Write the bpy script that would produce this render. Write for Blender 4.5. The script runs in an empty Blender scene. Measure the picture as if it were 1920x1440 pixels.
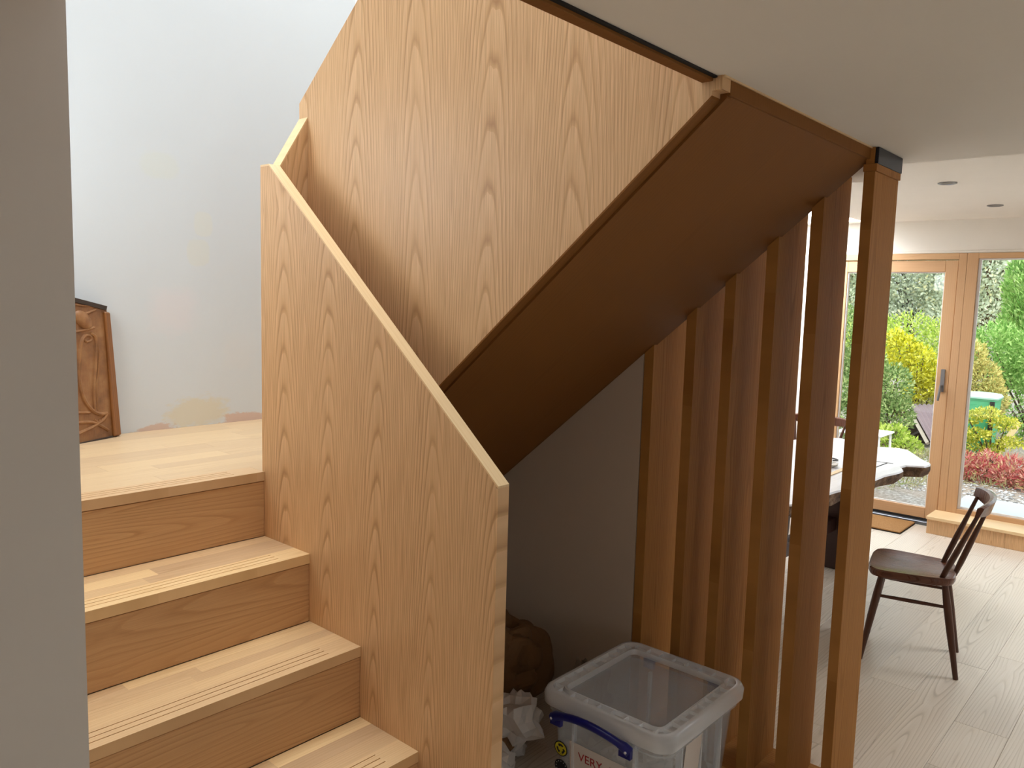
import bpy, bmesh, math, random
import numpy as np
from mathutils import Vector, Matrix

sc = bpy.context.scene
COL = sc.collection
PI = math.pi

# ------------------------------------------------------------------ camera
F_PX = 1488.96
yaw, pit, rol = math.radians(41.4587), math.radians(-6.1388), math.radians(1.5732)
Fw = Vector((math.cos(yaw) * math.cos(pit), math.sin(yaw) * math.cos(pit), math.sin(pit)))
Rt = Vector((math.sin(yaw), -math.cos(yaw), 0))
Up = Rt.cross(Fw)
R2 = Rt * math.cos(rol) + Up * math.sin(rol)
U2 = Up * math.cos(rol) - Rt * math.sin(rol)
cam_d = bpy.data.cameras.new('camera')
cam_d.sensor_width = 36.0
cam_d.lens = F_PX / 1920 * 36.0
cam_d.clip_start = 0.02
cam_d.clip_end = 300
cam = bpy.data.objects.new('camera', cam_d)
COL.objects.link(cam)
m = Matrix((R2, U2, -Fw)).transposed().to_4x4()
m.translation = (0, 0, 1.6383)
cam.matrix_world = m
sc.camera = cam

# ------------------------------------------------------------------ world / light / exposure
sc.view_settings.view_transform = 'Standard'
sc.view_settings.look = 'None'
sc.view_settings.gamma = 1.0
sc.view_settings.use_curve_mapping = False
sc.view_settings.exposure = 0.0
sc.cycles.max_bounces = 12
sc.cycles.diffuse_bounces = 6
sc.cycles.transparent_max_bounces = 24
sc.cycles.caustics_reflective = False
sc.cycles.caustics_refractive = False

w = bpy.data.worlds.new('overcast_sky')
sc.world = w
w.use_nodes = True
wn = w.node_tree.nodes
wn['Background'].inputs[0].default_value = (0.86, 0.93, 1.0, 1)
wn['Background'].inputs[1].default_value = 2.8

def sun(name, d, e, ang, col):
    l = bpy.data.lights.new(name, 'SUN')
    l.energy = e; l.angle = math.radians(ang); l.color = col
    o = bpy.data.objects.new(name, l); COL.objects.link(o)
    o.rotation_euler = Vector(d).to_track_quat('-Z', 'Y').to_euler()
    return o
sun('hazy_sun', (0.55, 0.35, -0.85), 3.4, 30, (1.0, 0.96, 0.88))

def area(name, loc, d, sx, sy, e, col=(1, 1, 1)):
    l = bpy.data.lights.new(name, 'AREA')
    l.shape = 'RECTANGLE'; l.size = sx; l.size_y = sy; l.energy = e; l.color = col
    o = bpy.data.objects.new(name, l); COL.objects.link(o)
    o.location = loc
    o.rotation_euler = Vector(d).to_track_quat('-Z', 'Y').to_euler()
    return o
XL_ = 0.494
# daylight through the rooflights, and added lamps where no opening is known
area('stair_rooflight_daylight', (1.35, 2.05, 6.42), (0, 0, -1), 1.5, 1.9, 178, (0.86, 0.93, 1.0))
area('room_rooflight_and_fill', (5.95, 2.66, 2.74), (0, 0, -1), 0.9, 0.95, 78, (0.90, 0.95, 1.0))
area('room_rooflight_and_fill', (5.2, -0.75, 2.74), (0, 0, -1), 1.1, 0.9, 46, (0.90, 0.95, 1.0))  # added unseen rooflight lamp, brightens the near floor
area('landing_fill_added', (XL_ + 0.012, 2.86, 2.0), (1, 0, -0.15), 0.55, 0.9, 12, (0.88, 0.95, 1.0))  # added lamp on the solid wall, lifts the base of the landing wall
area('rear_fill_added', (-0.3, -2.93, 1.35), (0, 1, 0.0), 0.8, 0.9, 8, (0.95, 0.97, 1.0))  # added unseen window lamp, soft fill from behind the camera

# ------------------------------------------------------------------ helpers
def lin(c):
    c = c / 255.0
    return c / 12.92 if c <= 0.04045 else ((c + 0.055) / 1.055) ** 2.4
def S(r, g, b):
    return (lin(r), lin(g), lin(b), 1.0)

class N:
    """tiny node-tree builder"""
    def __init__(self, name):
        self.m = bpy.data.materials.new(name)
        self.m.use_nodes = True
        self.t = self.m.node_tree
        self.n = self.t.nodes
        self.bsdf = self.n['Principled BSDF']
        self.out = self.n['Material Output']
    def new(self, typ, **kw):
        nd = self.n.new(typ)
        for k, v in kw.items():
            setattr(nd, k, v)
        return nd
    def put(self, sock, v):
        if isinstance(v, bpy.types.NodeSocket):
            self.t.links.new(v, sock)
        elif v is not None:
            sock.default_value = v
    def math(self, op, a, b=None, c=None, clamp=False):
        nd = self.new('ShaderNodeMath', operation=op, use_clamp=clamp)
        for i, v in enumerate((a, b, c)):
            self.put(nd.inputs[i], v)
        return nd.outputs[0]
    def xyz(self, v=None):
        s = self.new('ShaderNodeSeparateXYZ'); self.put(s.inputs[0], v)
        return s.outputs
    def comb(self, x, y, z):
        s = self.new('ShaderNodeCombineXYZ')
        for i, v in enumerate((x, y, z)):
            self.put(s.inputs[i], v)
        return s.outputs[0]
    def noise(self, vec, scale=1.0, detail=2.0, rough=0.5, dist=0.0):
        nd = self.new('ShaderNodeTexNoise')
        self.put(nd.inputs['Vector'], vec)
        nd.inputs['Scale'].default_value = scale
        nd.inputs['Detail'].default_value = detail
        nd.inputs['Roughness'].default_value = rough
        nd.inputs['Distortion'].default_value = dist
        return nd.outputs['Fac']
    def ramp(self, fac, stops, interp='LINEAR'):
        nd = self.new('ShaderNodeValToRGB')
        cr = nd.color_ramp; cr.interpolation = interp
        while len(cr.elements) < len(stops):
            cr.elements.new(0.5)
        for e, (p, c) in zip(cr.elements, stops):
            e.position = p
            e.color = c if isinstance(c, tuple) else (c, c, c, 1)
        self.put(nd.inputs[0], fac)
        return nd.outputs[0]
    def mix(self, f, a, b, mode='MIX'):
        nd = self.new('ShaderNodeMix', data_type='RGBA', blend_type=mode)
        self.put(nd.inputs[0], f); self.put(nd.inputs[6], a); self.put(nd.inputs[7], b)
        return nd.outputs[2]
    def obj(self):
        return self.new('ShaderNodeTexCoord').outputs['Object']
    def rnd(self):
        return self.new('ShaderNodeObjectInfo').outputs['Random']
    def bump(self, h, s=0.1, d=0.01):
        nd = self.new('ShaderNodeBump')
        nd.inputs['Strength'].default_value = s
        nd.inputs['Distance'].default_value = d
        self.put(nd.inputs['Height'], h)
        self.put(self.bsdf.inputs['Normal'], nd.outputs[0])
    def col(self, c): self.put(self.bsdf.inputs['Base Color'], c)
    def rough(self, r): self.put(self.bsdf.inputs['Roughness'], r)

def plain(name, c, rough=0.5, metal=0.0, spec=0.5):
    n = N(name); n.col(c); n.rough(rough)
    n.bsdf.inputs['Metallic'].default_value = metal
    n.bsdf.inputs['Specular IOR Level'].default_value = spec
    return n.m

def oak(name, light, mid, dark, along='Z', across='Y', flitch=0.3, ring=0.008, k=0.022, core=0.02,
        rough=0.42, rnd=False, contrast=1.0, warp=0.05, fine=1.0, tone=0.0, seed=0.0, lf=0.45, span=1.9, spec=0.4):
    """cut-log oak: rings of a tapering trunk sliced flat, so straight lines at the sides
    and pointed arches in the middle; flitches repeat mirrored side by side"""
    n = N(name)
    o = n.obj()
    X = dict(zip('XYZ', n.xyz(o)))
    a, l = X[across], X[along]
    if rnd:
        r0 = n.rnd()
        a = n.math('ADD', a, n.math('MULTIPLY', r0, 7.31))
        l = n.math('ADD', l, n.math('MULTIPLY', r0, 41.7))
    if seed:
        a = n.math('ADD', a, seed * 1.37); l = n.math('ADD', l, seed * 3.1)
    lowv = n.comb(n.math('MULTIPLY', a, 5.0), n.math('MULTIPLY', l, lf), 0.0)
    nz = n.noise(lowv, 1.0, 1.0, 0.45)
    nz2 = n.noise(n.comb(n.math('MULTIPLY', a, 16.0), n.math('MULTIPLY', l, 3.0 * lf), 3.3), 1.0, 2.0, 0.5)
    u = n.math('SUBTRACT', n.math('PINGPONG', a, flitch), flitch * 0.5)
    u = n.math('ADD', u, n.math('MULTIPLY', n.math('SUBTRACT', nz, 0.5), warp))
    dpt = n.math('ADD', n.math('MULTIPLY', n.math('SUBTRACT', n.math('PINGPONG', l, span), span * 0.4), k), core)
    dpt = n.math('ADD', dpt, n.math('MULTIPLY', n.math('SUBTRACT', nz, 0.5), warp * 0.9))
    dpt = n.math('ADD', dpt, n.math('MULTIPLY', n.math('SUBTRACT', nz2, 0.5), warp * 0.22))
    r = n.math('SQRT', n.math('ADD', n.math('MULTIPLY', u, u), n.math('MULTIPLY', dpt, dpt)))
    fr = n.math('FRACT', n.math('DIVIDE', r, ring))
    band = n.ramp(fr, [(0.0, 0.45), (0.12, 0.0), (0.34, 0.6), (0.75, 0.92), (1.0, 1.0)])
    fv = n.comb(n.math('MULTIPLY', a, 300.0), n.math('MULTIPLY', l, 5.0), 0.0)
    fi = n.noise(fv, 1.0, 3.0, 0.65)
    patch = n.noise(n.comb(n.math('MULTIPLY', a, 9.0), n.math('MULTIPLY', l, 0.7), 7.0), 1.0, 2.0, 0.5)
    amp = n.math('MULTIPLY', n.ramp(nz2, [(0.25, 0.35), (0.75, 1.0)]), contrast, clamp=True)
    bandc = n.mix(amp, (0.72, 0.72, 0.72, 1), band)
    c1 = n.ramp(bandc, [(0.0, dark), (0.55, mid), (1.0, light)])
    c2 = n.mix(n.math('MULTIPLY', n.ramp(fi, [(0.30, 1.0), (0.62, 0.0)]), 0.42 * fine), c1, dark)
    c3 = n.mix(n.math('MULTIPLY', n.ramp(patch, [(0.32, 0.0), (0.72, 1.0)]), 0.35), c2, mid)
    if tone:
        hs = n.new('ShaderNodeHueSaturation')
        n.put(hs.inputs['Value'], n.math('ADD', n.math('MULTIPLY', n.math('SUBTRACT', n.rnd(), 0.5), tone), 1.0))
        n.put(hs.inputs['Hue'], n.math('ADD', n.math('MULTIPLY', n.math('SUBTRACT', n.rnd(), 0.5), tone * 0.035), 0.5))
        n.put(hs.inputs['Color'], c3)
        c3 = hs.outputs[0]
    n.bsdf.inputs['Specular IOR Level'].default_value = spec
    n.col(c3)
    n.rough(n.math('ADD', n.math('MULTIPLY', fi, 0.12), rough - 0.06))
    n.bump(n.math('ADD', n.math('MULTIPLY', fi, 0.6), band), 0.06, 0.002)
    return n.m

M = {}
# oak of the joinery
LO, MO, DO = S(236, 198, 153), S(219, 177, 130), S(158, 113, 71)
M['oak_panel'] = oak('oak_veneer_vertical', LO, MO, DO, 'Z', 'Y', 0.235, 0.0072, 0.060, 0.060, contrast=0.9, warp=0.04, fine=1.35)
M['oak_panel_up'] = oak('oak_veneer_upper', S(236, 199, 154), S(220, 179, 132), S(162, 117, 75), 'Z', 'Y', 0.29, 0.0078, 0.055, 0.060, contrast=0.88, warp=0.045, fine=1.35, seed=2.2)
M['oak_cross'] = oak('oak_veneer_cross', LO, MO, DO, 'Z', 'X', 0.2, 0.009, 0.09, 0.14, contrast=0.85, seed=1.1)
M['oak_edge'] = oak('oak_lipping', S(240, 212, 168), S(232, 200, 152), S(210, 172, 122), 'Y', 'X', 0.09, 0.009, 0.02, 0.02, contrast=0.5, fine=0.5)
M['oak_tread'] = oak('oak_tread_stave', S(232, 198, 152), S(220, 184, 136), S(192, 152, 106), 'X', 'Y', 0.11, 0.008, 0.03, 0.02, rnd=True, contrast=0.6, tone=0.40, fine=0.8)
M['oak_landing'] = oak('oak_landing_board', S(216, 188, 150), S(206, 176, 137), S(182, 149, 110), 'X', 'Y', 0.12, 0.009, 0.03, 0.02, rnd=True, contrast=0.6, tone=0.14, fine=0.8)
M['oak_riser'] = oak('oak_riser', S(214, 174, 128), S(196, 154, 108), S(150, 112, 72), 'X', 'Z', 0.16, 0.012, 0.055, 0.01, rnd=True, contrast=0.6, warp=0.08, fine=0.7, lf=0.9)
M['oak_slat_shaded'] = oak('oak_slat_shaded', S(190, 136, 76), S(172, 118, 60), S(132, 86, 40), 'Z', 'X', 0.16, 0.009, 0.02, 0.03, rnd=True, contrast=0.7, tone=0.10, rough=0.65, spec=0.12)  # same oak as the panels, darkened in colour to carry the slats' shade
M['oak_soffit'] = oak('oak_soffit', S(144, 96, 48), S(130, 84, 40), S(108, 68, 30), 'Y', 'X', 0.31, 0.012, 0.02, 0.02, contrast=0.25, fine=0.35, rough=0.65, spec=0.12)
M['oak_frame'] = oak('pine_window_frame', S(214, 174, 132), S(200, 158, 116), S(176, 134, 94), 'Z', 'Y', 0.2, 0.012, 0.03, 0.03, contrast=0.35, fine=0.35, rnd=True, tone=0.12)
M['oak_frame_h'] = oak('pine_window_rail', S(214, 174, 132), S(200, 158, 116), S(176, 134, 94), 'Y', 'Z', 0.2, 0.012, 0.03, 0.03, contrast=0.35, fine=0.35, rnd=True, tone=0.12)
M['oak_floor'] = oak('oak_floor_plank', S(224, 212, 198), S(210, 196, 178), S(150, 132, 114), 'X', 'Y', 0.188, 0.012, 0.06, 0.0, rnd=True, contrast=0.75, warp=0.05, fine=0.4, tone=0.10, lf=0.6, span=1.3, rough=0.40)
M['walnut'] = oak('dark_elm', S(112, 68, 48), S(92, 54, 38), S(60, 34, 24), 'Y', 'X', 0.25, 0.014, 0.05, 0.02, contrast=0.7, fine=0.6, rough=0.28)
M['walnut_v'] = oak('dark_beech', S(96, 60, 42), S(78, 46, 32), S(54, 31, 22), 'Z', 'X', 0.2, 0.014, 0.05, 0.02, contrast=0.5, fine=0.5, rough=0.33)
M['dark'] = plain('shadow_gap_black', S(28, 22, 18), 0.8)
M['black_metal'] = plain('black_steel', S(30, 34, 44), 0.45, 0.2)
M['white_metal'] = plain('white_enamel', S(235, 235, 235), 0.4)
M['grey_metal'] = plain('brushed_steel', S(150, 150, 152), 0.35, 0.9)
M['alu'] = plain('grey_threshold', S(120, 124, 130), 0.4, 0.6)
M['blue_plastic'] = plain('navy_plastic', S(18, 22, 110), 0.28)
M['paper'] = plain('white_paper', S(225, 222, 218), 0.7)

def plaster(name, c, var=0.04, patches=()):
    n = N(name)
    o = n.obj()
    nz = n.noise(o, 1.4, 4.0, 0.6)
    cc = n.mix(n.ramp(nz, [(0.3, 0.0), (0.7, 1.0)]), c, tuple(x * (1 - var) for x in c[:3]) + (1,))
    X = n.xyz(o)
    edge = n.noise(n.comb(n.math('MULTIPLY', X[0], 1.0), n.math('MULTIPLY', X[1], 1.0), n.math('MULTIPLY', X[2], 2.2)), 13.0, 6.0, 0.72)
    for (ax, cx, cz, hx, hz, pc, strength, ragged, soft) in patches:
        dx = n.math('DIVIDE', n.math('ABSOLUTE', n.math('SUBTRACT', X[ax], cx)), hx)
        dz = n.math('DIVIDE', n.math('ABSOLUTE', n.math('SUBTRACT', X[2], cz)), hz)
        d = n.math('POWER', n.math('ADD', n.math('POWER', dx, 3.0), n.math('POWER', dz, 3.0)), 0.333)
        d = n.math('ADD', d, n.math('MULTIPLY', n.math('SUBTRACT', edge, 0.5), ragged))
        f = n.ramp(d, [(1.0 - soft, strength), (1.0, 0.0)])
        cc = n.mix(f, cc, pc)
    n.col(cc); n.rough(0.75)
    n.bump(n.noise(o, 60.0, 2.0, 0.5), 0.03, 0.004)
    return n.m
M['plaster'] = plaster('white_plaster', S(226, 226, 226))
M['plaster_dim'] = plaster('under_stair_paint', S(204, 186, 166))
M['ceiling'] = plaster('ceiling_paint', S(240, 236, 228))
M['plaster_cream'] = plaster('warm_white_paint', S(240, 234, 224))
M['plaster_grey'] = plaster('grey_white_paint', S(214, 206, 196), 0.05)
M['plaster_far'] = plaster('white_plaster_patched', S(200, 205, 207), 0.03, [
    (0, 1.55, 2.15, 0.09, 0.06, S(200, 204, 198), 0.7, 0.5, 0.25),
    (0, 1.735, 1.925, 0.045, 0.055, S(206, 206, 194), 0.5, 0.3, 0.12),
    (0, 1.71, 1.80, 0.055, 0.06, S(204, 204, 192), 0.5, 0.3, 0.12),
    (0, 1.60, 1.55, 0.13, 0.12, S(212, 204, 204), 0.45, 0.9, 0.5),
    (0, 1.90, 1.36, 0.10, 0.10, S(204, 204, 202), 0.4, 0.9, 0.5),
    (0, 1.70, 1.10, 0.155, 0.075, S(206, 196, 168), 0.7, 1.5, 0.3),
    (0, 1.50, 1.036, 0.10, 0.03, S(196, 166, 146), 0.8, 2.2, 0.2),
    (0, 1.93, 1.045, 0.13, 0.035, S(198, 166, 146), 0.8, 2.2, 0.2)])

def glass(name, tint=(0.96, 0.98, 0.97, 1), refl=0.06):
    n = N(name)
    tr = n.new('ShaderNodeBsdfTransparent'); tr.inputs[0].default_value = tint
    gl = n.new('ShaderNodeBsdfGlossy'); gl.inputs['Roughness'].default_value = 0.02
    fz = n.new('ShaderNodeFresnel'); fz.inputs[0].default_value = 1.45
    mx = n.new('ShaderNodeMixShader')
    n.put(mx.inputs[0], n.math('MULTIPLY', fz.outputs[0], 1.0, clamp=True))
    n.t.links.new(tr.outputs[0], mx.inputs[1]); n.t.links.new(gl.outputs[0], mx.inputs[2])
    n.t.links.new(mx.outputs[0], n.out.inputs[0])
    return n.m
M['glass'] = glass('window_glass')

def frosted(name, c, alpha, rough=0.25):
    n = N(name)
    n.col(c); n.rough(rough)
    tr = n.new('ShaderNodeBsdfTransparent'); tr.inputs[0].default_value = (0.93, 0.94, 0.95, 1)
    mx = n.new('ShaderNodeMixShader'); mx.inputs[0].default_value = alpha
    n.t.links.new(tr.outputs[0], mx.inputs[1]); n.t.links.new(n.bsdf.outputs[0], mx.inputs[2])
    n.t.links.new(mx.outputs[0], n.out.inputs[0])
    return n.m
M['poly'] = frosted('clear_polypropylene', S(236, 240, 244), 0.24, 0.18)
M['poly_rim'] = frosted('frosted_polypropylene', S(250, 252, 254), 0.52, 0.15)
M['film'] = frosted('clear_film', S(150, 135, 115), 0.22, 0.3)

def leafmat(name, stops, trans=0.35):
    n = N(name)
    g = n.new('ShaderNodeNewGeometry')
    c = n.ramp(g.outputs['Random Per Island'], stops)
    df = n.new('ShaderNodeBsdfDiffuse'); tl = n.new('ShaderNodeBsdfTranslucent')
    n.put(df.inputs[0], c); n.put(tl.inputs[0], c)
    mx = n.new('ShaderNodeMixShader'); mx.inputs[0].default_value = trans
    n.t.links.new(df.outputs[0], mx.inputs[1]); n.t.links.new(tl.outputs[0], mx.inputs[2])
    n.t.links.new(mx.outputs[0], n.out.inputs[0])
    return n.m

# ---- mesh helpers
def new_obj(name, me, mat=None, parent=None, label=None, cat=None, group=None, kind=None):
    o = bpy.data.objects.new(name, me)
    COL.objects.link(o)
    if mat is not None:
        me.materials.append(M[mat] if isinstance(mat, str) else mat)
    if parent is not None:
        o.parent = parent
    tag(o, label, cat, group, kind)
    return o
def tag(o, label=None, cat=None, group=None, kind=None):
    if label: o['label'] = label
    if cat: o['category'] = cat
    if group: o['group'] = group
    if kind: o['kind'] = kind
    return o
def empty(name, label, cat, group=None, loc=(0, 0, 0), rz=0.0, kind=None):
    o = bpy.data.objects.new(name, None); COL.objects.link(o)
    o.location = loc; o.rotation_euler = (0, 0, rz)
    o.empty_display_size = 0.05
    return tag(o, label, cat, group, kind)

def b_box(bm, x0, x1, y0, y1, z0, z1):
    v = [bm.verts.new(p) for p in ((x0, y0, z0), (x1, y0, z0), (x1, y1, z0), (x0, y1, z0), (x0, y0, z1), (x1, y0, z1), (x1, y1, z1), (x0, y1, z1))]
    for f in ((3, 2, 1, 0), (4, 5, 6, 7), (0, 1, 5, 4), (1, 2, 6, 5), (2, 3, 7, 6), (3, 0, 4, 7)):
        bm.faces.new([v[i] for i in f])
def b_prism(bm, pts, axis, t0, t1):
    """polygon pts in the plane normal to axis, pulled from t0 to t1"""
    def P(p, t):
        return {'X': (t, p[0], p[1]), 'Y': (p[0], t, p[1]), 'Z': (p[0], p[1], t)}[axis]
    a = [bm.verts.new(P(p, t0)) for p in pts]
    b = [bm.verts.new(P(p, t1)) for p in pts]
    n = len(pts)
    bm.faces.new(a); bm.faces.new(b[::-1])
    for i in range(n):
        bm.faces.new((a[i], b[i], b[(i + 1) % n], a[(i + 1) % n]))
def b_tube(bm, path, rad, n=10, caps=True, flat=1.0, up=None):
    path = [Vector(p) for p in path]
    if not hasattr(rad, '__len__'): rad = [rad] * len(path)
    rings = []
    prev = None
    for i, p in enumerate(path):
        d = (path[min(i + 1, len(path) - 1)] - path[max(i - 1, 0)]).normalized()
        ref = Vector(up) if up else (Vector((0, 0, 1)) if abs(d.z) < 0.95 else Vector((0, 1, 0)))
        if prev is not None and not up:
            s = (prev - d * prev.dot(d)).normalized()
        else:
            s = ref.cross(d).normalized()
        prev = s
        t = d.cross(s).normalized()
        rings.append([bm.verts.new(p + (s * math.cos(2 * PI * j / n) + t * flat * math.sin(2 * PI * j / n)) * rad[i]) for j in range(n)])
    for a, b in zip(rings, rings[1:]):
        for j in range(n):
            bm.faces.new((a[j], a[(j + 1) % n], b[(j + 1) % n], b[j]))
    if caps:
        bm.faces.new(rings[0][::-1]); bm.faces.new(rings[-1])
def b_disc(bm, c, nrm, r, t, n=24):
    c = Vector(c); nrm = Vector(nrm).normalized()
    b_tube(bm, [c, c + nrm * t], r, n)
def fin(name, bm, mat, parent=None, bevel=0.0, smooth=False, seg=1, **kw):
    bmesh.ops.recalc_face_normals(bm, faces=bm.faces)
    if bevel > 0:
        bmesh.ops.bevel(bm, geom=[e for e in bm.edges if e.is_manifold and e.calc_face_angle(0) > 0.5], offset=bevel, segments=seg, affect='EDGES', profile=0.5)
    me = bpy.data.meshes.new(name)
    bm.to_mesh(me); bm.free()
    if smooth:
        for p in me.polygons: p.use_smooth = True
        try:
            me.set_sharp_from_angle(angle=math.radians(40))
        except Exception:
            pass
    return new_obj(name, me, mat, parent, **kw)
def box(name, b, mat, parent=None, bevel=0.0, **kw):
    bm = bmesh.new(); b_box(bm, *b)
    return fin(name, bm, mat, parent, bevel, **kw)
def boxes(name, bs, mat, parent=None, bevel=0.0, **kw):
    bm = bmesh.new()
    for b in bs: b_box(bm, *b)
    return fin(name, bm, mat, parent, bevel, **kw)
def prism(name, pts, axis, t0, t1, mat, parent=None, bevel=0.0, **kw):
    bm = bmesh.new(); b_prism(bm, pts, axis, t0, t1)
    return fin(name, bm, mat, parent, bevel, **kw)
def tube(name, path, rad, mat, parent=None, n=10, smooth=True, **kw):
    bm = bmesh.new(); b_tube(bm, path, rad, n, flat=kw.pop('flat', 1.0), up=kw.pop('up', None))
    return fin(name, bm, mat, parent, 0, smooth, **kw)
def struct(name, bs, mat, **kw):
    return boxes(name, bs, mat, kind='structure', **kw)

# ------------------------------------------------------------------ measured dimensions (metres)
XB, TB = 1.4196, 0.0405            # lower balustrade panel
Y0, Z0, GO, HR, TT = 2.3535, 1.0369, 0.2629, 0.222, 0.0307
YW = 3.360                          # wall behind the landing
YBE, TP, ZT, YBN = 2.3674, 0.0489, 2.0456, 1.2902
XU, TU = 1.5659, 0.037
PITCH = HR / GO
XS = 2.51                           # screen / under-stair wall plane
YC, ZC = 0.8386, 2.1147             # edge of the lower ceiling
ZC2, XD = 2.306, 6.60
XL, YL = 0.494, 1.38                # end of the wall beside the stair
def z_soff(y): return 1.5131 + PITCH * (1.5 - y)
def z_low(y): return 1.5218 + PITCH * (1.5 - y)
def z_top(y): return 2.2669 + PITCH * (YBE - y)

# ------------------------------------------------------------------ structure
# floor: sub-floor with individual oak planks
fl = struct('floor', [(-2.6, XD, -3.0, YW + 0.1, -0.12, -0.014)], 'dark')
rng = random.Random(5)
PW = 0.1875
known = {0: [4.085], -1: [3.07, 3.476, 4.30], 1: [2.915, 3.633]}
r = -19
while 0.649 + r * PW < YW - 0.02:
    ya, yb = 0.649 + r * PW, min(0.649 + (r + 1) * PW, YW)
    js = known.get(r)
    if js is None:
        js = []
        x = 2.6 + rng.uniform(0.2, 1.1)
        while x < XD - 0.4:
            js.append(x); x += rng.choice((0.75, 1.1, 1.35, 1.6))
    xs = list(js)
    x = xs[0]
    while x > -2.2:
        x -= rng.choice((1.0, 1.4, 1.7)); xs.insert(0, max(x, -2.58))
    x = xs[-1]
    while x < XD - 0.25:
        x += rng.choice((1.0, 1.35, 1.6)); xs.append(min(x, XD - 0.02))
    for xa, xb in zip(xs, xs[1:]):
        if xb - xa < 0.05: continue
        bm = bmesh.new(); b_box(bm, xa + 0.0004, xb - 0.0004, ya + 0.0004, yb - 0.0004, -0.0139, 0.0)
        top = [e for e in bm.edges if all(abs(v.co.z) < 1e-6 for v in e.verts)]
        bmesh.ops.bevel(bm, geom=top, offset=0.0012, segments=1, affect='EDGES')
        fin('plank', bm, 'oak_floor', fl)
    r += 1

# walls of the lower room
struct('wall_left', [(XL - 0.28, XL, YL, YW, 0, 6.4)], 'plaster_grey')
struct('wall_side', [(-2.6, XL - 0.281, YL, YL + 0.12, 0, 2.5), (-2.72, -2.6, -3.1, YL + 0.12, 0, 2.5)], 'plaster_grey')
struct('wall_rear', [(-2.6, -0.7, -3.1, -3.0, 0, 2.5), (0.1, XD, -3.1, -3.0, 0, 2.5), (-0.7, 0.1, -3.1, -3.0, 0, 0.9), (-0.7, 0.1, -3.1, -3.0, 1.8, 2.5)], 'plaster')
struct('wall_back', [(-0.2, 2.62, YW, YW + 0.12, 0, 6.4)], 'plaster_far')
# plastered wall that closes the space below the upper flight
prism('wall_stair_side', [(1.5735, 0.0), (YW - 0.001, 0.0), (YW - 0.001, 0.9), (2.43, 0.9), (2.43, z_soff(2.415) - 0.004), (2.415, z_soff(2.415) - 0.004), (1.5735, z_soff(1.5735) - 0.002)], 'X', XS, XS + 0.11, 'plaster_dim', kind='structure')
struct('wall_under_landing', [(XB + TB + 0.001, XS - 0.001, 2.42, 2.47, 0, 0.9)], 'plaster')
# ceilings
struct('ceiling', [(-2.6, 2.852, -3.0, YC, ZC, ZC + 0.02), (-2.6, XL - 0.001, YC + 0.0001, YL - 0.001, ZC, ZC + 0.02),
                   ], 'ceiling')
struct('ceiling_strip', [(2.545, 2.80, YC + 0.001, YW, 2.066, 2.10)], 'ceiling')
RX0, RX1, RY0, RY1 = 5.45, 6.45, 2.13, 3.2        # rooflight of the dining room
QX0, QX1, QY0, QY1 = 4.6, 5.8, -1.25, -0.25       # added unseen rooflight, there to brighten the near floor
struct('ceiling_dining', [(2.852, RX0, -0.25, YW, ZC2, ZC2 + 0.05), (RX1, XD, -0.25, YW, ZC2, ZC2 + 0.05),
                          (2.852, QX0, -3.0, QY1, ZC2, ZC2 + 0.05), (QX1, XD, -3.0, QY1, ZC2, ZC2 + 0.05), (QX0, QX1, -3.0, QY0, ZC2, ZC2 + 0.05),
                          (RX0, RX1, QY1, RY0, ZC2, ZC2 + 0.05), (RX0, RX1, RY1, YW, ZC2, ZC2 + 0.05),
                          (2.80, 2.852, YC, YW, 2.066, ZC2 + 0.05), (2.8455, 2.8515, -3.0, YC, ZC + 0.0201, ZC2 + 0.05)], 'plaster_cream')
struct('trim_1', [(RX0 - 0.03, RX0, RY0 - 0.03, RY1 + 0.03, ZC2 + 0.05, 2.80), (RX1, RX1 + 0.03, RY0 - 0.03, RY1 + 0.03, ZC2 + 0.05, 2.80),
                  (RX0, RX1, RY0 - 0.03, RY0, ZC2 + 0.05, 2.80), (RX0, RX1, RY1, RY1 + 0.03, ZC2 + 0.05, 2.80)], 'plaster')
struct('trim_3', [(QX0 - 0.03, QX0, QY0 - 0.03, QY1 + 0.03, ZC2 + 0.05, 2.80), (QX1, QX1 + 0.03, QY0 - 0.03, QY1 + 0.03, ZC2 + 0.05, 2.80),
                  (QX0, QX1, QY0 - 0.03, QY0, ZC2 + 0.05, 2.80), (QX0, QX1, QY1, QY1 + 0.03, ZC2 + 0.05, 2.80)], 'plaster')  # upstand of the added unseen rooflight
# upper storey round the stair void
struct('floor_upper', [(XL, 2.6, -1.6, YC - 0.001, ZC + 0.021, 2.37)], 'oak_landing')
struct('wall_upper_right', [(2.545, 2.66, -1.6, YC, ZC + 0.021, 6.4), (2.545, 2.66, YC, YW, 2.101, 6.4)], 'plaster')
struct('wall_upper_left', [(XL - 0.28, XL, -1.6, YL - 0.001, ZC + 0.021, 6.4)], 'plaster')
struct('wall_upper_rear', [(XL, 2.545, -1.7, -1.6, 2.37, 6.4)], 'plaster')
struct('ceiling_upper', [(XL - 0.3, 0.6, -1.7, YW + 0.1, 6.4, 6.5), (2.1, 2.7, -1.7, YW + 0.1, 6.4, 6.5),
                         (0.6, 2.1, -1.7, 1.1, 6.4, 6.5), (0.6, 2.1, 3.0, YW + 0.1, 6.4, 6.5)], 'plaster')
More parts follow.
